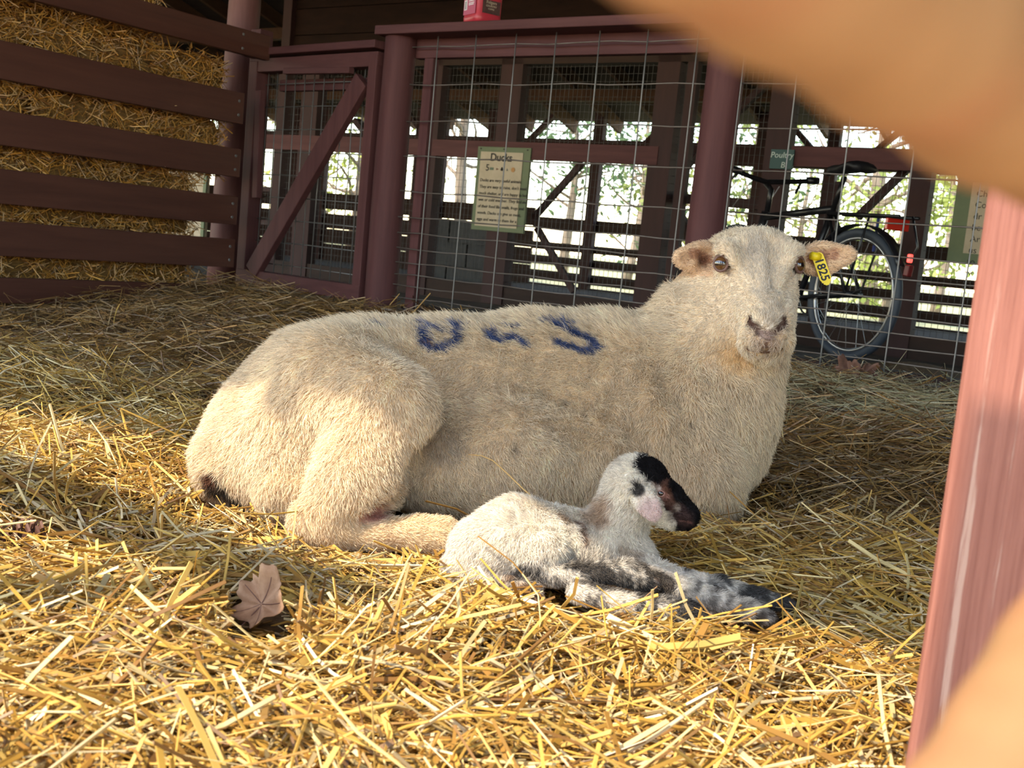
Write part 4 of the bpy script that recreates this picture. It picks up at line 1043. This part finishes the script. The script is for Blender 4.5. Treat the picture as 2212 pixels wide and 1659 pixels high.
MB().box(sA_, sB_, T_S, T_S + .02, zB, zT).build('board', M['sign_green'], sg, bevel=.002)
w_, h_ = sB_ - sA_, zT - zB
MB().box(sA_ + .07 * w_, sB_ - .13 * w_, T_S - .004, T_S + .001, zB + .05 * h_, zT - .06 * h_).build('paper_panel', M['paper'], sg)
ts = T_S - .0052
text('heading', 'Ducks', .072, B(sA_ + .47 * w_, ts, zT - .165 * h_), U, UP, M['dkink'], sg, 'CENTER', bold=.0016)
text('figure', '5', .062, B(sA_ + .19 * w_, ts, zT - .285 * h_), U, UP, M['dkink'], sg, bold=.0008)
ic = lambda k: B(sA_ + k * w_, ts, zT - .262 * h_)
MB().box(sA_ + .27 * w_, sA_ + .34 * w_, ts - .001, ts + .002, zT - .275 * h_, zT - .245 * h_).build('print', plain('green_print', (.10, .14, .09)), sg)
MB().tube([ic(.40), ic(.44)], [.007, .001], 6).build('print', plain('brown_print', (.30, .16, .10)), sg)
MB().tube([ic(.50) - UP * .010, ic(.50), ic(.50) + UP * .016], [.008, .010, .001], 8).build('print', M['dkink'], sg)
MB().tube([ic(.60) + UP * .008, ic(.60) - UP * .008], [.001, .007], 6).build('print', plain('grey_print', (.20, .19, .17)), sg)
MB().tube([ic(.71) - V * .001, ic(.71) + V * .002], [.016, .016], 16).build('print', plain('orange_print', (.42, .20, .05)), sg)
LINES = ['Ducks are very useful animals.', "They are easy to raise, don't need", 'much shelter, and are happy in hot,', 'wet or cold weather. They find much', 'of their food like snails, frogs and', 'weeds. Ducks can give us meat,', 'eggs and warm to them for a']
for i, l in enumerate(LINES):
    text('text_line', l, .0285, B(sA_ + (.10 - .0 * i) * w_, ts, zT - (.415 + .078 * i) * h_), U, UP, M['dkink'], sg, shear=.12, bold=.0004).scale = (1, 1, 1)
for k in (.06, .5, .94):
    MB().tube([B(sA_ + k * w_, T_S - .004, zT - .025 * h_), B(sA_ + k * w_, T_S + .005, zT - .025 * h_)], .005, 8).build('screw', M['dkink'], sg)
T_P = T_R - .07
a_, b_ = on_t(1666, 322, T_P), on_t(1711, 366, T_P)
pb = MB().box(st(a_)[0], st(b_)[0], T_P, T_P + .015, st(b_)[2], st(a_)[2]).build('pen_sign', M['chalkboard'], bevel=.002)
tag(pb, 'small dark teal sign lettered Poultry B on the pen post above the bicycle', 'sign')
zc_ = (st(a_)[2] + st(b_)[2]) / 2; sc_ = (st(a_)[0] + st(b_)[0]) / 2
text('lettering', 'Poultry', .047, B(sc_, T_P - .002, zc_ + .008), U, UP, M['chalk'], pb, 'CENTER', shear=.1)
text('lettering', 'B', .047, B(sc_ + .012, T_P - .002, zc_ - .048), U, UP, M['chalk'], pb, 'CENTER', shear=.1)
# tall notice at the right, mostly behind the near post
T_N = T_R - .35
a_, b_ = on_t(2064, 335, T_N), on_t(2052, 566, T_N)
s0_ = (st(a_)[0] + st(b_)[0]) / 2 + .005; z0_, z1_ = st(b_)[2], st(a_)[2]
tn = MB().box(s0_, s0_ + .42, T_N, T_N + .02, z0_, z1_).build('notice_board', M['sign_green'], bevel=.002)
tag(tn, 'tall green notice board with cream panel, half hidden behind the near red post', 'sign')
MB().box(s0_ + .075, s0_ + .35, T_N - .004, T_N + .001, z0_ + .05, z1_ - .03).build('paper_panel', M['paper'], tn)
for i, l in enumerate(['Ch', 'Co', 'dr', 'be', 'Ar', 'us', 'to', 'w']):
    text('text_line', l, .045, B(s0_ + .10, T_N - .005, z1_ - .20 - i * .0565), U, UP, M['dkink'], tn)
# the board glimpsed behind the bales
a_, b_ = on_t(432, 372, 4.6), on_t(446, 425, 4.6)
gbd = MB().box(st(a_)[0] - .3, st(b_)[0], 4.6, 4.62, st(b_)[2] - .35, st(a_)[2] + .1).build('notice_board', M['paper'])
tag(gbd, 'pale board edged in green glimpsed between the straw bales and the barn pole', 'sign')
MB().box(st(b_)[0] - .025, st(b_)[0] + .002, 4.59, 4.60, st(b_)[2] - .35, st(a_)[2] + .1).build('edge_strip', M['sign_green'], gbd)
# ------------------------------------------------------------------ red tub on the cap rail
M['redtub'] = plain('red_plastic', (.48, .035, .055), .35); M['redlab'] = plain('magenta_label', (.46, .07, .14), .4); M['white'] = plain('white_print', (.75, .70, .72), .5); M['brownlab'] = noisy('brown_label', (.06, .03, .03), (.12, .06, .05), (60, 60, 60), 0, .4, 0)
def tub():
    c0 = on_t(1041, 47, T_F - .01); s, t, _ = st(c0); Zc = (c0 - EYE) @ CF; w = R(84, Zc) / 2; zb = z_cap + .036
    root = thing('coffee_tub', B(s, t, zb), 'red plastic coffee tub with brown label standing on the fence cap rail', 'tub')
    hgt = .19; n = 64; prof = [(0, .90), (.006, .98), (.022, 1.0), (.03, .97), (.15, .97), (.16, 1.0), (hgt, 1.0)]
    rot = math.radians(8)
    def sq(a, r, d=0.0):                       # rounded square with a grip groove at each front corner
        k = 5.0; rr = r / (abs(math.cos(a)) ** k + abs(math.sin(a)) ** k) ** (1 / k)
        return (rr + d) * math.cos(a), (rr + d) * math.sin(a)
    m = MB()
    for z, r in prof:
        for i in range(n):
            a = 2 * math.pi * i / n; x, y = sq(a, w * r * .80)
            x2, y2 = x * math.cos(rot + 1.05) - y * math.sin(rot + 1.05), x * math.sin(rot + 1.05) + y * math.cos(rot + 1.05)
            m.v.append(tuple(B(s + x2, t + y2, zb + z)))
    for i in range(len(prof) - 1):
        for k in range(n): m.f.append((i * n + k, i * n + (k + 1) % n, (i + 1) * n + (k + 1) % n, (i + 1) * n + k))
    m.f.append(tuple(range(n))[::-1]); m.f.append(tuple((len(prof) - 1) * n + k for k in range(n)))
    m.build('tub_body', M['redtub'], root, True)
    an = rot + 1.05
    def face(u, v, side):                      # panel coordinates on the two faces seen
        r = w * .80 * .97
        d1 = np.array([math.cos(an - math.pi / 2), math.sin(an - math.pi / 2)]) if side == 0 else np.array([math.cos(an + math.pi), math.sin(an + math.pi)])
        d2 = np.array([-d1[1], d1[0]])
        return B(s + d1[0] * (r + .0012) + d2[0] * u * r, t + d1[1] * (r + .0012) + d2[1] * u * r, zb + v)
    def panel(name, mat, side, u0, u1, v0, v1, lift=0.0):
        pts = [face(u0, v0, side), face(u1, v0, side), face(u1, v1, side), face(u0, v1, side)]
        nrm = np.cross(pts[1] - pts[0], pts[3] - pts[0]); nrm /= np.linalg.norm(nrm)
        nrm = nrm if nrm @ V < 0 else -nrm
        m = MB(); m.hexa([p + nrm * lift for p in pts] + [p + nrm * (lift + .0008) for p in pts]); return m.build(name, mat, root), nrm
    panel('label', M['brownlab'], 0, -.66, .70, .035, .085)
    panel('label', M['redlab'], 1, -.75, .75, .03, .15)
    _, n0 = panel('barcode_patch', M['white'], 1, -.66, -.30, .048, .085, .001)
    for i in range(7): panel('bar', M['dkink'], 1, -.58, -.38, .052 + i * .0042, .054 + i * .0042, .002)
    for v, u1 in ((.078, .55), (.070, .55), (.064, .5)): panel('print', M['white'], 1, -.12, u1, v, v + .0035, .001)
    for side, u, v, tx, sz in ((0, .0, .072, 'Folgers', .016), (0, .0, .060, 'COUNTRY', .010), (0, .0, .050, 'COFFEE', .008)):
        p0, p1 = face(-.5, v, side), face(.5, v, side); d = p1 - p0; d = d if d @ U > 0 else -d; nr = np.cross(d, UP); nr /= np.linalg.norm(nr)
        text('lettering', tx, sz, face(u, v, side) + nr * .0012, d, UP, M['paper'], root, 'CENTER', .0003)
tub()
# ------------------------------------------------------------------ bicycle
M['black'] = plain('black_bicycle_paint', (.012, .012, .015), .3); M['rubber'] = plain('tyre_rubber', (.045, .055, .075), .6); M['alloy'] = plain('grey_alloy', (.38, .38, .40), .3, .9)
M['redlens'] = plain('red_reflector', (.60, .035, .02), .15); M['saddle'] = plain('black_saddle', (.014, .014, .018), .5); M['orange'] = plain('orange_light', (.55, .10, .03), .3)
M['lit'] = plain('lit_red_lamp', (.6, .02, .02), .3, emit=(1, .08, .06), es=1.2); M['strap'] = plain('blue_strap', (.03, .06, .30), .6); M['greybag'] = plain('grey_bag', (.10, .10, .12), .8)
def bike():
    c = W(1842, 636, 5.52); RW = R(143, 5.52)
    ha = math.radians(25); f = np.array([-math.sin(ha), math.cos(ha), 0.0]); n = np.array([math.cos(ha), math.sin(ha), 0.0])   # forward, and sideways
    gz_ = c[2] - RW
    root = thing('bicycle', [c[0], c[1], gz_], 'black bicycle with a rear rack parked in the aisle behind the wire fence', 'bicycle')
    lean = 0.0
    def P(x, h, o=0.0): return c + f * x + UP * h + n * (o + 0.03 * h)
    def wheel(cx):
        ctr = P(cx, 0)
        m = MB().ring(ctr, f, UP, RW - .022, .022, 56, 10).build('tyre', M['rubber'], root, True)
        MB().ring(ctr, f, UP, RW - .05, .010, 56, 8).build('rim', M['alloy'], m, True)
        MB().tube([ctr - n * .05, ctr + n * .05], .018, 12).build('hub', M['black'], m, True)
        sp = MB()
        for i in range(24):
            a = 2 * math.pi * i / 24; d = f * math.cos(a) + UP * math.sin(a); a2 = a + .5 * (-1) ** i
            sp.tube([ctr + n * .03 * (-1) ** (i // 2) + (f * math.cos(a2) + UP * math.sin(a2)) * .02, ctr + d * (RW - .055)], .0012, 4, False)
        sp.build('spokes', M['alloy'], m)
        return ctr
    wheel(0.0); wheel(1.02)
    bbk, seat_t, head_t, head_b = (.41, -.05), (.24, .42), (.80, .37), (.83, .24)
    def tube(name, pts, r, mat='black', seg=10): return MB().tube([P(*p) for p in pts], r, seg).build(name, M[mat], root, True)
    tube('frame_tube', [seat_t, bbk], .017); tube('frame_tube', [seat_t, head_t], .020); tube('frame_tube', [head_b, bbk], .021)
    for o in (-.05, .05):
        tube('chain_stay', [(0, 0, o), (.41, -.05, o * .6)], .010); tube('seat_stay', [(0, 0, o), (.25, .40, o * .4)], .009)
        tube('fork_blade', [(.845, .20, o), (1.02, 0, o)], .012)
        tube('rack_strut', [(0, .02, o), (-.10, .385, o * 1.2)], .006); tube('rack_rail', [(.22, .395, o), (-.30, .385, o * 1.2)], .008)
    tube('head_tube', [(.795, .40), (.845, .19)], .024); tube('stem', [(.785, .40), (.775, .52), (.83, .56)], .016)
    tube('handlebar', [(.76, .60, -.28), (.81, .575, -.1), (.83, .565, 0), (.81, .575, .1), (.76, .60, .28)], .014)
    for o in (-.27, .27):
        tube('grip', [(.77, .598, o * .86), (.755, .602, o * 1.1)], .020); tube('brake_lever', [(.80, .59, o * .8), (.87, .53, o * .9)], .008)
    tube('seat_post', [seat_t, (.19, .585)], .014)
    m = MB(); prof = [(-.13, .085, .62), (-.10, .095, .635), (-.04, .085, .625), (.03, .045, .62), (.10, .025, .62), (.14, .015, .612)]
    for i, (x, w, h) in enumerate(prof):
        for k in range(10):
            a = 2 * math.pi * k / 10; m.v.append(tuple(P(.18 + x, h + math.sin(a) * .024, math.cos(a) * w)))
    for i in range(len(prof) - 1):
        for k in range(10): m.f.append((i * 10 + k, i * 10 + (k + 1) % 10, (i + 1) * 10 + (k + 1) % 10, (i + 1) * 10 + k))
    m.f.append(tuple(range(10))); m.f.append(tuple(50 + k for k in range(10)))
    m.build('saddle', M['saddle'], root, True)
    m = MB()
    for i in range(15):
        a = math.radians(20 + i * 9.5); d = f * math.cos(a) + UP * math.sin(a)
        for o in (-.032, .032): m.v.append(tuple(P(0, 0, o) + d * (RW + .018)))
    for i in range(14): m.f.append((2 * i, 2 * i + 1, 2 * i + 3, 2 * i + 2))
    mg = m.build('mudguard', M['black'], root, True); sm = mg.modifiers.new('thick', 'SOLIDIFY'); sm.thickness = .003
    b = MB().bar(P(-.22, .350, -.06), P(-.22, .350, .075), .055, .022, UP).build('reflector', M['redlens'], root, bevel=.004)
    MB().tube([P(-.30, .39, .02), P(-.36, .25, .02), P(-.30, .12, .02)], .006, 6).build('rack_hoop', M['black'], root, True)
    MB().bar(P(-.345, .215, .0), P(-.345, .175, .0), .020, .022, n).build('rear_lamp', M['lit'], root, bevel=.005)
    MB().bar(P(-.35, .165, .0), P(-.345, .11, .0), .034, .03, n).build('lamp_body', plain('dark_red_plastic', (.16, .02, .02), .4), root, bevel=.006)
    MB().bar(P(.27, .19, .035), P(.31, .19, .06), .035, .045, UP).build('side_reflector', M['orange'], root, bevel=.004)
    MB().tube([P(-.02, .39, .07), P(-.015, .22, .075)], .008, 6).build('strap', M['strap'], root)
    MB().tube([P(.41, -.05, -.09), P(.41, -.05, .09)], .016, 10).build('bottom_bracket', M['alloy'], root, True)
    MB().ring(P(.41, -.05, .075), f, UP, .085, .006, 32, 6).build('chainring', M['black'], root, True)
    cr_ = MB().tube([P(.41, -.05, .09), P(.30, -.16, .1)], .012, 8).build('crank', M['black'], root, True)
    MB().bar(P(.27, -.165, .10), P(.35, -.165, .19), .08, .022, f).build('pedal', M['greybag'], cr_)
    MB().bar(P(.27, .12, -.10), P(.35, .12, -.19), .0001 + .06, .022, f).build('pedal', M['greybag'], root) if False else None
    MB().bar(P(.62, .14, 0), P(.76, .30, 0), .15, .10, n).build('frame_bag', M['greybag'], root, bevel=.03, segs=3)
    cb = MB()
    cb.tube([P(.84, .55, .1), P(.95, .45, .12), P(.93, .28, .08), P(.86, .2, .05)], .003, 5); cb.tube([P(.84, .55, -.1), P(.97, .42, -.1), P(.92, .25, -.03)], .003, 5)
    cb.build('brake_cable', M['alloy'], root, True)
    pa = P(.70, .375, .026) ; pd = P(.50, .395, .026) - pa
    text('lettering', "B'TWIN", .030, P(.72, .375, .024) + UP * -.006, pd, UP, M['white'], root, 'LEFT', .0003)
bike()
# ------------------------------------------------------------------ leaves and a cone on the straw
M['leaf'] = noisy('dry_pink_brown_leaf', (.30, .155, .08), (.46, .27, .15), (50, 50, 50), 0, .7, .5, c2=(.16, .07, .04), spot=.64)
M['leaf_d'] = noisy('dark_curled_leaf', (.10, .045, .03), (.20, .095, .06), (40, 40, 40), 0, .7, .4)
def leaf(c, size, ang, curl, tiltv, mat, label, lobes=5):
    n = 60; up = np.array(tiltv, float); up /= np.linalg.norm(up); a1 = np.cross(up, [math.sin(ang), math.cos(ang), .01]); a1 /= np.linalg.norm(a1); a2 = np.cross(up, a1)
    m = MB(); m.v.append(tuple(c)); rings = 5
    for r_ in range(1, rings + 1):
        for i in range(n):
            a = 2 * math.pi * i / n
            rad = size * (.72 + .28 * abs(math.cos(a * lobes / 2)) ** 1.3 + .06 * math.cos(a * 14 + 1) + .04 * math.sin(a * 3)) * (1.15 if math.cos(a) > .6 else 1) * r_ / rings
            x, y = math.cos(a) * rad, math.sin(a) * rad
            z = curl * ((x / size) ** 2 * .5 + .35 * (y / size) ** 2 + .18 * math.sin(a * lobes) * (r_ / rings)) * size
            m.v.append(tuple(np.array(c) + a1 * x + a2 * y + up * z))
    for i in range(n): m.f.append((0, 1 + i, 1 + (i + 1) % n))
    for r_ in range(rings - 1):
        for i in range(n): m.f.append((1 + r_ * n + i, 1 + r_ * n + (i + 1) % n, 1 + (r_ + 1) * n + (i + 1) % n, 1 + (r_ + 1) * n + i))
    o = m.build('dry_leaf', mat, None, True); sm = o.modifiers.new('thick', 'SOLIDIFY'); sm.thickness = .0006
    tag(o, label, 'leaf')
    vn = MB()
    for k in range(-2, 3):
        a = k * 2 * math.pi / lobes; pts = []
        for q_ in np.linspace(.03, .85, 6):
            rad = size * q_; x, y = math.cos(a) * rad, math.sin(a) * rad
            z = curl * ((x / size) ** 2 * .5 + .35 * (y / size) ** 2 + .18 * math.sin(a * lobes) * q_) * size
            pts.append(np.array(c) + a1 * x + a2 * y + up * (z + .0006))
        vn.tube(pts, .0007, 5)
    vn.build('vein', M['leaf_d'], o)
    MB().tube([np.array(c) - a1 * size * .1, np.array(c) - a1 * size * 1.1 + up * .01], .0009, 5).build('leaf_stalk', M['leaf_d'], o)
    return o
c = on_z(562, 1350, .0); c[2] = gz(c[0], c[1]) + .034
leaf(c, .035, 2.3, .95, (-.35, -.70, .62), M['leaf'], 'large dry pinkish leaf on the sunlit straw left of the lamb')
c = on_t(1722, 812, T_F - .06); leaf(c, .026, .4, .5, (-.2, -.8, .5), M['leaf'], 'small pale leaf on the hay by the wire, beside the ewe\'s neck', 5)
c = on_t(1832, 808, T_F - .10); leaf(c, .042, 1.2, 1.6, (-.3, -.7, .5), M['leaf_d'], 'curled dark brown leaf on the hay below the bicycle wheel', 5)
c = on_t(1868, 806, T_F - .07); leaf(c, .030, 2.6, 1.8, (.3, -.8, .4), M['leaf_d'], 'smaller curled brown leaf on the hay, just right of the dark one', 5)
def cone():
    c = on_z(26, 1172, .0); c[2] = gz(c[0], c[1]) + .022
    root = thing('pine_cone', c, 'brown pine cone half sunk in the straw at the far left', 'cone')
    ax = np.array([.8, .4, .35]); ax /= np.linalg.norm(ax); b1 = np.cross(ax, UP); b1 /= np.linalg.norm(b1); b2 = np.cross(ax, b1)
    MB().tube([c - ax * .035, c, c + ax * .035], [.008, .013, .003], 10).build('core', M['leaf_d'], root)
    for i in range(54):
        k = i / 54; a = i * 2.399; d = b1 * math.cos(a) + b2 * math.sin(a); r = .024 * math.sin(math.pi * (.12 + .8 * k)) ** .8
        p = c + ax * (-.034 + .068 * k); q = p + d * r + ax * .008; s = np.cross(d, ax)
        MB().hexa([p - s * .002, p + s * .002, q + s * .006, q - s * .006, p - s * .002 + ax * .001, p + s * .002 + ax * .001, q + s * .006 + ax * .003, q - s * .006 + ax * .003]).build('scale', M['leaf_d'], root)
cone()
# a long grass stem leaning against the ewe
def stem_piece():
    pts = [on_z(1172, 1092, .0)]
    pa = [(1172, 1092, 1.58), (1130, 1056, 1.60), (1095, 1022, 1.62), (1065, 995, 1.635), (1040, 984, 1.64), (1012, 982, 1.645)]
    o = MB().tube([W(*p) for p in pa], [.0014, .0013, .0012, .0011, .0009, .0006], 6).build('grass_stem', M['stem'], None, True)
    tag(o, 'long thin dry grass stem curving up in front of the ewe\'s belly', 'stem')
M['stem'] = plain('dry_stem', (.50, .30, .10), .5)
stem_piece()
# ------------------------------------------------------------------ the near post in view; unseen rails and a post added to cast shadows
def near():
    p = W(2045, 1000, .80); s, t, z = st(p)
    o = MB().box(s, s + .14, t, t + .14, -.15, 1.9).build('near_post', M['nearpost'], None, False, bevel=.007, segs=3)
    tag(o, 'thick weathered red wooden post close to the lens at the right', 'post')
    rail = MB().box(-4.2, -1.24, -.02, .05, 1.29, 1.43).build('shadow_rail', M['paint_u'], bevel=.004)
    tag(rail, 'added maroon rail out of view that casts a shadow band on the straw', 'rail')
    MB().box(-1.34, -1.24, -.04, .06, -.2, 1.29).build('shadow_rail_post', M['paint_v'], rail)
    gp_ = MB().box(-.528, -.29, -.12, .0, -.15, 1.565).build('shadow_post', M['paint_v'], bevel=.004)
    tag(gp_, 'added thick maroon post out of view that shades the near red post', 'post')
    r2 = MB().box(-.108, 2.4, -.05, -.02, .55, .74).build('shadow_rail', M['paint_u'], bevel=.004)
    tag(r2, 'added maroon rail out of view above the lens that shades the forefinger', 'rail')
    MB().box(2.3, 2.4, -.15, -.05, -.2, 1.2).build('shadow_rail_post', M['paint_v'], r2)
near()
# ------------------------------------------------------------------ the hand beside the lens
def hand():
    b = Body(graded(-.02, .30, .0032, 9, 9.1, 1), graded(.03, .36, .0032, 9, 9.1, 1), graded(.28, .62, .0032, 9, 9.1, 1))
    mm = lambda r: r / 1000
    def fing(pts, k=.006):
        P = [(W(a, c, z), mm(r)) for a, c, z, r in pts]
        for (p, r), (q, s) in zip(P[:-1], P[1:]): b.cap(p, q, r, s, k)
    # palm and heel, out of the frame to the right
    fing([(2640, 520, .185, 15), (2720, 900, .205, 20), (2740, 1250, .22, 20)], .02); fing([(2800, 480, .20, 14), (2860, 900, .22, 17), (2840, 1300, .235, 18)], .02)
    # thumb below
    fing([(2700, 1120, .212, 17), (2480, 1290, .208, 16)], .012); fing([(2480, 1290, .208, 15.5), (2332, 1445, .204, 13.5), (2210, 1600, .20, 12.2)], .008); fing([(2210, 1600, .20, 12.2), (2060, 1790, .196, 11), (1990, 1890, .193, 9.5)], .006)
    # forefinger above, pointing past the lens
    fing([(2640, 520, .185, 14), (2440, 335, .165, 13.2)], .010); fing([(2440, 335, .165, 13.2), (2160, 165, .132, 12.2), (1960, 35, .112, 11.2)], .005); fing([(1960, 35, .112, 11.2), (1720, -130, .094, 10.4), (1480, -285, .082, 9.6), (1340, -380, .078, 8.6)], .004)
    # the other fingers, spread upwards
    fing([(2700, 430, .19, 13), (2520, 60, .165, 12), (2330, -330, .14, 10.6), (2200, -560, .13, 9)], .004)
    fing([(2790, 430, .20, 12), (2700, 20, .185, 11.2), (2600, -400, .165, 10), (2540, -640, .155, 8.6)], .004)
    fing([(2870, 500, .21, 11), (2880, 160, .20, 10), (2860, -140, .19, 9), (2840, -330, .185, 7.8)], .004)
    # wrist
    fing([(2780, 1200, .225, 22), (2850, 1560, .24, 23), (2900, 1800, .25, 24)], .02)
    HV, HQ = b.skin(); HN = vnormals(HV, HQ); HQ, HN = fix_normals(HV, HQ, HN, b)
    C = np.tile(np.array([.30, .165, .080]), (len(HV), 1)); C *= (1 + .06 * wob(HV, 120, 61) + .04 * wob(HV, 420, 62))[:, None]
    C = blend(C, (.36, .15, .08), .35 * sst(wob(HV, 70, 63), .0, .8))
    M['skin'] = colattr('skin', .65, .08); pr = M['skin'].node_tree.nodes['Principled BSDF']
    pr.inputs['Subsurface Weight'].default_value = .15; pr.inputs['Subsurface Radius'].default_value = (.008, .003, .0015); pr.inputs['Subsurface Scale'].default_value = .5
    o = np_mesh('person', HV, HQ, M['skin'], None, True, C)
    tag(o, 'blurred bare hand close to the lens, thumb low and forefinger above', 'person')
    # nails lie on the back of the finger ends
    M['nail'] = plain('fingernail', (.66, .44, .36), .3)
    for tip, prev, r in (((1340, -380, .078), (1480, -285, .082), 8.6), ((1990, 1890, .193), (2060, 1790, .196), 9.5), ((2200, -560, .13), (2330, -330, .14), 9), ((2540, -640, .155), (2600, -400, .165), 8.6), ((2840, -330, .185), (2860, -140, .19), 7.8)):
        a, p = W(*tip), W(*prev); d = (a - p) / np.linalg.norm(a - p); s = np.cross(d, CF); s /= np.linalg.norm(s); up = np.cross(s, d); up = up if up @ CF > 0 else -up
        P = np.zeros((5, 7, 3))
        for i in range(5):
            for j in range(7):
                an = (j - 3) / 3 * .85; P[i, j] = a - d * mm(1.0) + d * mm((i - 2) * 2.6) + (s * math.sin(an) + up * math.cos(an)) * mm(r) * 1.03
        m = MB(); m.grid_surface(P); q = m.build('fingernail', M['nail'], o, True); sm = q.modifiers.new('thick', 'SOLIDIFY'); sm.thickness = .0006
    # cuff and forearm sleeve, out of sight
    M['sleeve'] = noisy('dark_sleeve', (.05, .06, .09), (.08, .09, .13), (60, 60, 60), 0, .9, .3)
    w0, w1 = W(2890, 1760, .248), W(3300, 3400, .33); d = w1 - w0
    q = MB().tube([w0, w0 + d * .02, w0 + d * .5, w1], [.030, .032, .042, .05], 20).build('sleeve', M['sleeve'], o, True)
hand()
# ------------------------------------------------------------------ trees beyond the barn
M['bark'] = noisy('grey_brown_bark', (.16, .12, .09), (.30, .24, .18), (12, 12, 3), 0, .9, .6)
def foliage_mat(name, c): 
    m = colattr(name, .6, .3, .35); return m
M['foliage'] = foliage_mat('tree_leaves', None)
def tree(px, dist, trunk_r, height, crown, label, leaf_col, n_leaf=1500, leaf_s=.10, name='tree', seed=0, crown_h=(.25, 1.0), spread=1.6, bare=False):
    g = np.random.default_rng(seed); d = ray(px, 560); d = d / np.hypot(d[0], d[1]); base = np.array([d[0] * dist, d[1] * dist, -.15])
    root = thing(name, base, label, 'tree')
    n = 9; lean = g.normal(0, .05, 2); trunk = [base + np.array([lean[0] * k * height + .08 * math.sin(k * 5 + seed), lean[1] * k * height, k * height]) for k in np.linspace(0, 1, n)]
    MB().tube(trunk, [trunk_r * (1 - .8 * k) for k in np.linspace(0, 1, n)], 12).build('trunk', M['bark'], root, True)
    br = MB(); tips = []
    nb = 26 if bare else 18
    for i in range(nb):
        k = g.uniform(.22 if bare else crown_h[0], .97); j = min(int(k * (n - 1)), n - 2); p = trunk[j] + (trunk[j + 1] - trunk[j]) * (k * (n - 1) - j)
        an = g.uniform(0, 6.28); L_ = spread * (1.1 - .6 * k) * g.uniform(.7, 1.25); pts = [p]; q = np.array([math.cos(an), math.sin(an), g.uniform(.05, .7)])
        for _ in range(5):
            q = q + g.normal(0, .22, 3); q /= np.linalg.norm(q); pts.append(pts[-1] + q * L_ / 5)
        r0 = trunk_r * (1 - .8 * k) * .45; br.tube(pts, [r0 * (1 - .85 * t_) for t_ in np.linspace(0, 1, 6)], 5); tips += pts[2:]
        if bare:
            for m_ in range(4):
                s_ = pts[g.integers(1, 5)]; q2 = q + g.normal(0, .7, 3); q2 /= np.linalg.norm(q2); tw = [s_]
                for _ in range(4): q2 = q2 + g.normal(0, .25, 3); q2 /= np.linalg.norm(q2); tw.append(tw[-1] + q2 * L_ * .12)
                br.tube(tw, [r0 * .35 * (1 - .8 * t_) for t_ in np.linspace(0, 1, 5)], 4); tips += tw[2:]
    o = br.build('branches', M['bark'], root, True); o['kind'] = 'stuff'
    n_leaf = int(n_leaf * .5); leaf_s *= .8
    if n_leaf:
        tips = np.array(tips); ti = g.integers(0, len(tips), n_leaf); P = tips[ti] + g.normal(0, .16 * spread, (n_leaf, 3))
        a = g.normal(size=(n_leaf, 3)); a /= np.linalg.norm(a, axis=1)[:, None]; b_ = np.cross(a, g.normal(size=(n_leaf, 3))); b_ /= np.linalg.norm(b_, axis=1)[:, None]
        s = leaf_s * g.uniform(.6, 1.3, n_leaf)[:, None]
        vsx = np.stack([P - a * s, P + b_ * s * .45, P + a * s, P - b_ * s * .45], 1).reshape(-1, 3); q = np.arange(n_leaf * 4).reshape(-1, 4)
        C = np.repeat(np.array(leaf_col) * g.uniform(.7, 1.25, n_leaf)[:, None], 4, 0)
        f = np_mesh('leaves', vsx, q, M['foliage'], root, False, np.clip(C, 0, 1)); f['kind'] = 'stuff'
PALE, DARKG, YEL = (.30, .34, .10), (.10, .16, .07), (.42, .46, .10)
tree(985, 19, .13, 4.6, 1, 'bare young tree with thin branches seen through the window left of the duck notice', YEL, 160, .09, 'bare_tree', 2, bare=True, spread=1.9)
tree(1225, 24, .12, 4.2, 1, 'dark small-leaved tree seen between the pen braces right of the duck notice', DARKG, 1500, .12, 'small_tree', 5, spread=2.2)
tree(1360, 27, .12, 4.4, 1, 'dark leafy tree seen right of the middle window post, left of the second round post', DARKG, 1600, .12, 'small_tree', 6, spread=2.2)
tree(1515, 20, .10, 3.8, 1, 'light green bush-like tree behind the second round post', PALE, 1500, .11, 'leafy_tree', 7, spread=1.7)
tree(1640, 22, .11, 4.4, 1, 'thin dark tree seen between the second round post and the bicycle handlebar', DARKG, 900, .11, 'small_tree', 8, spread=1.8)
tree(1735, 26, .10, 3.2, 1, 'low leafy tree seen under the bicycle top tube', PALE, 1500, .12, 'leafy_tree', 9, spread=1.9, crown_h=(.1, .9))
tree(1895, 21, .17, 6.5, 1, 'tall tree with a pale straight trunk behind the bicycle rack', PALE, 900, .11, 'tall_tree', 10, spread=1.8)
tree(1940, 17, .08, 2.9, 1, 'bushy bright green tree behind the rear rack, right of the pale trunk', (.36, .42, .11), 2600, .09, 'leafy_tree', 11, spread=1.25, crown_h=(.1, .95))
tree(2040, 25, .12, 4.0, 1, 'pale leafy tree seen at the right by the tall notice', PALE, 1300, .12, 'leafy_tree', 12, spread=2.0)
tree(745, 18, .10, 3.6, 1, 'yellow-green leafy tree seen through the gate above the brace', YEL, 1700, .09, 'leafy_tree', 13, spread=1.5)
tree(610, 21, .11, 3.8, 1, 'half bare tree seen through the hinge side of the gate', PALE, 500, .09, 'bare_tree', 14, bare=True, spread=1.8)
tree(690, 23, .11, 3.4, 1, 'green tree seen low through the middle of the gate', PALE, 1200, .10, 'leafy_tree', 15, spread=1.7, crown_h=(.05, .9))
strew([ew, la])
bales()
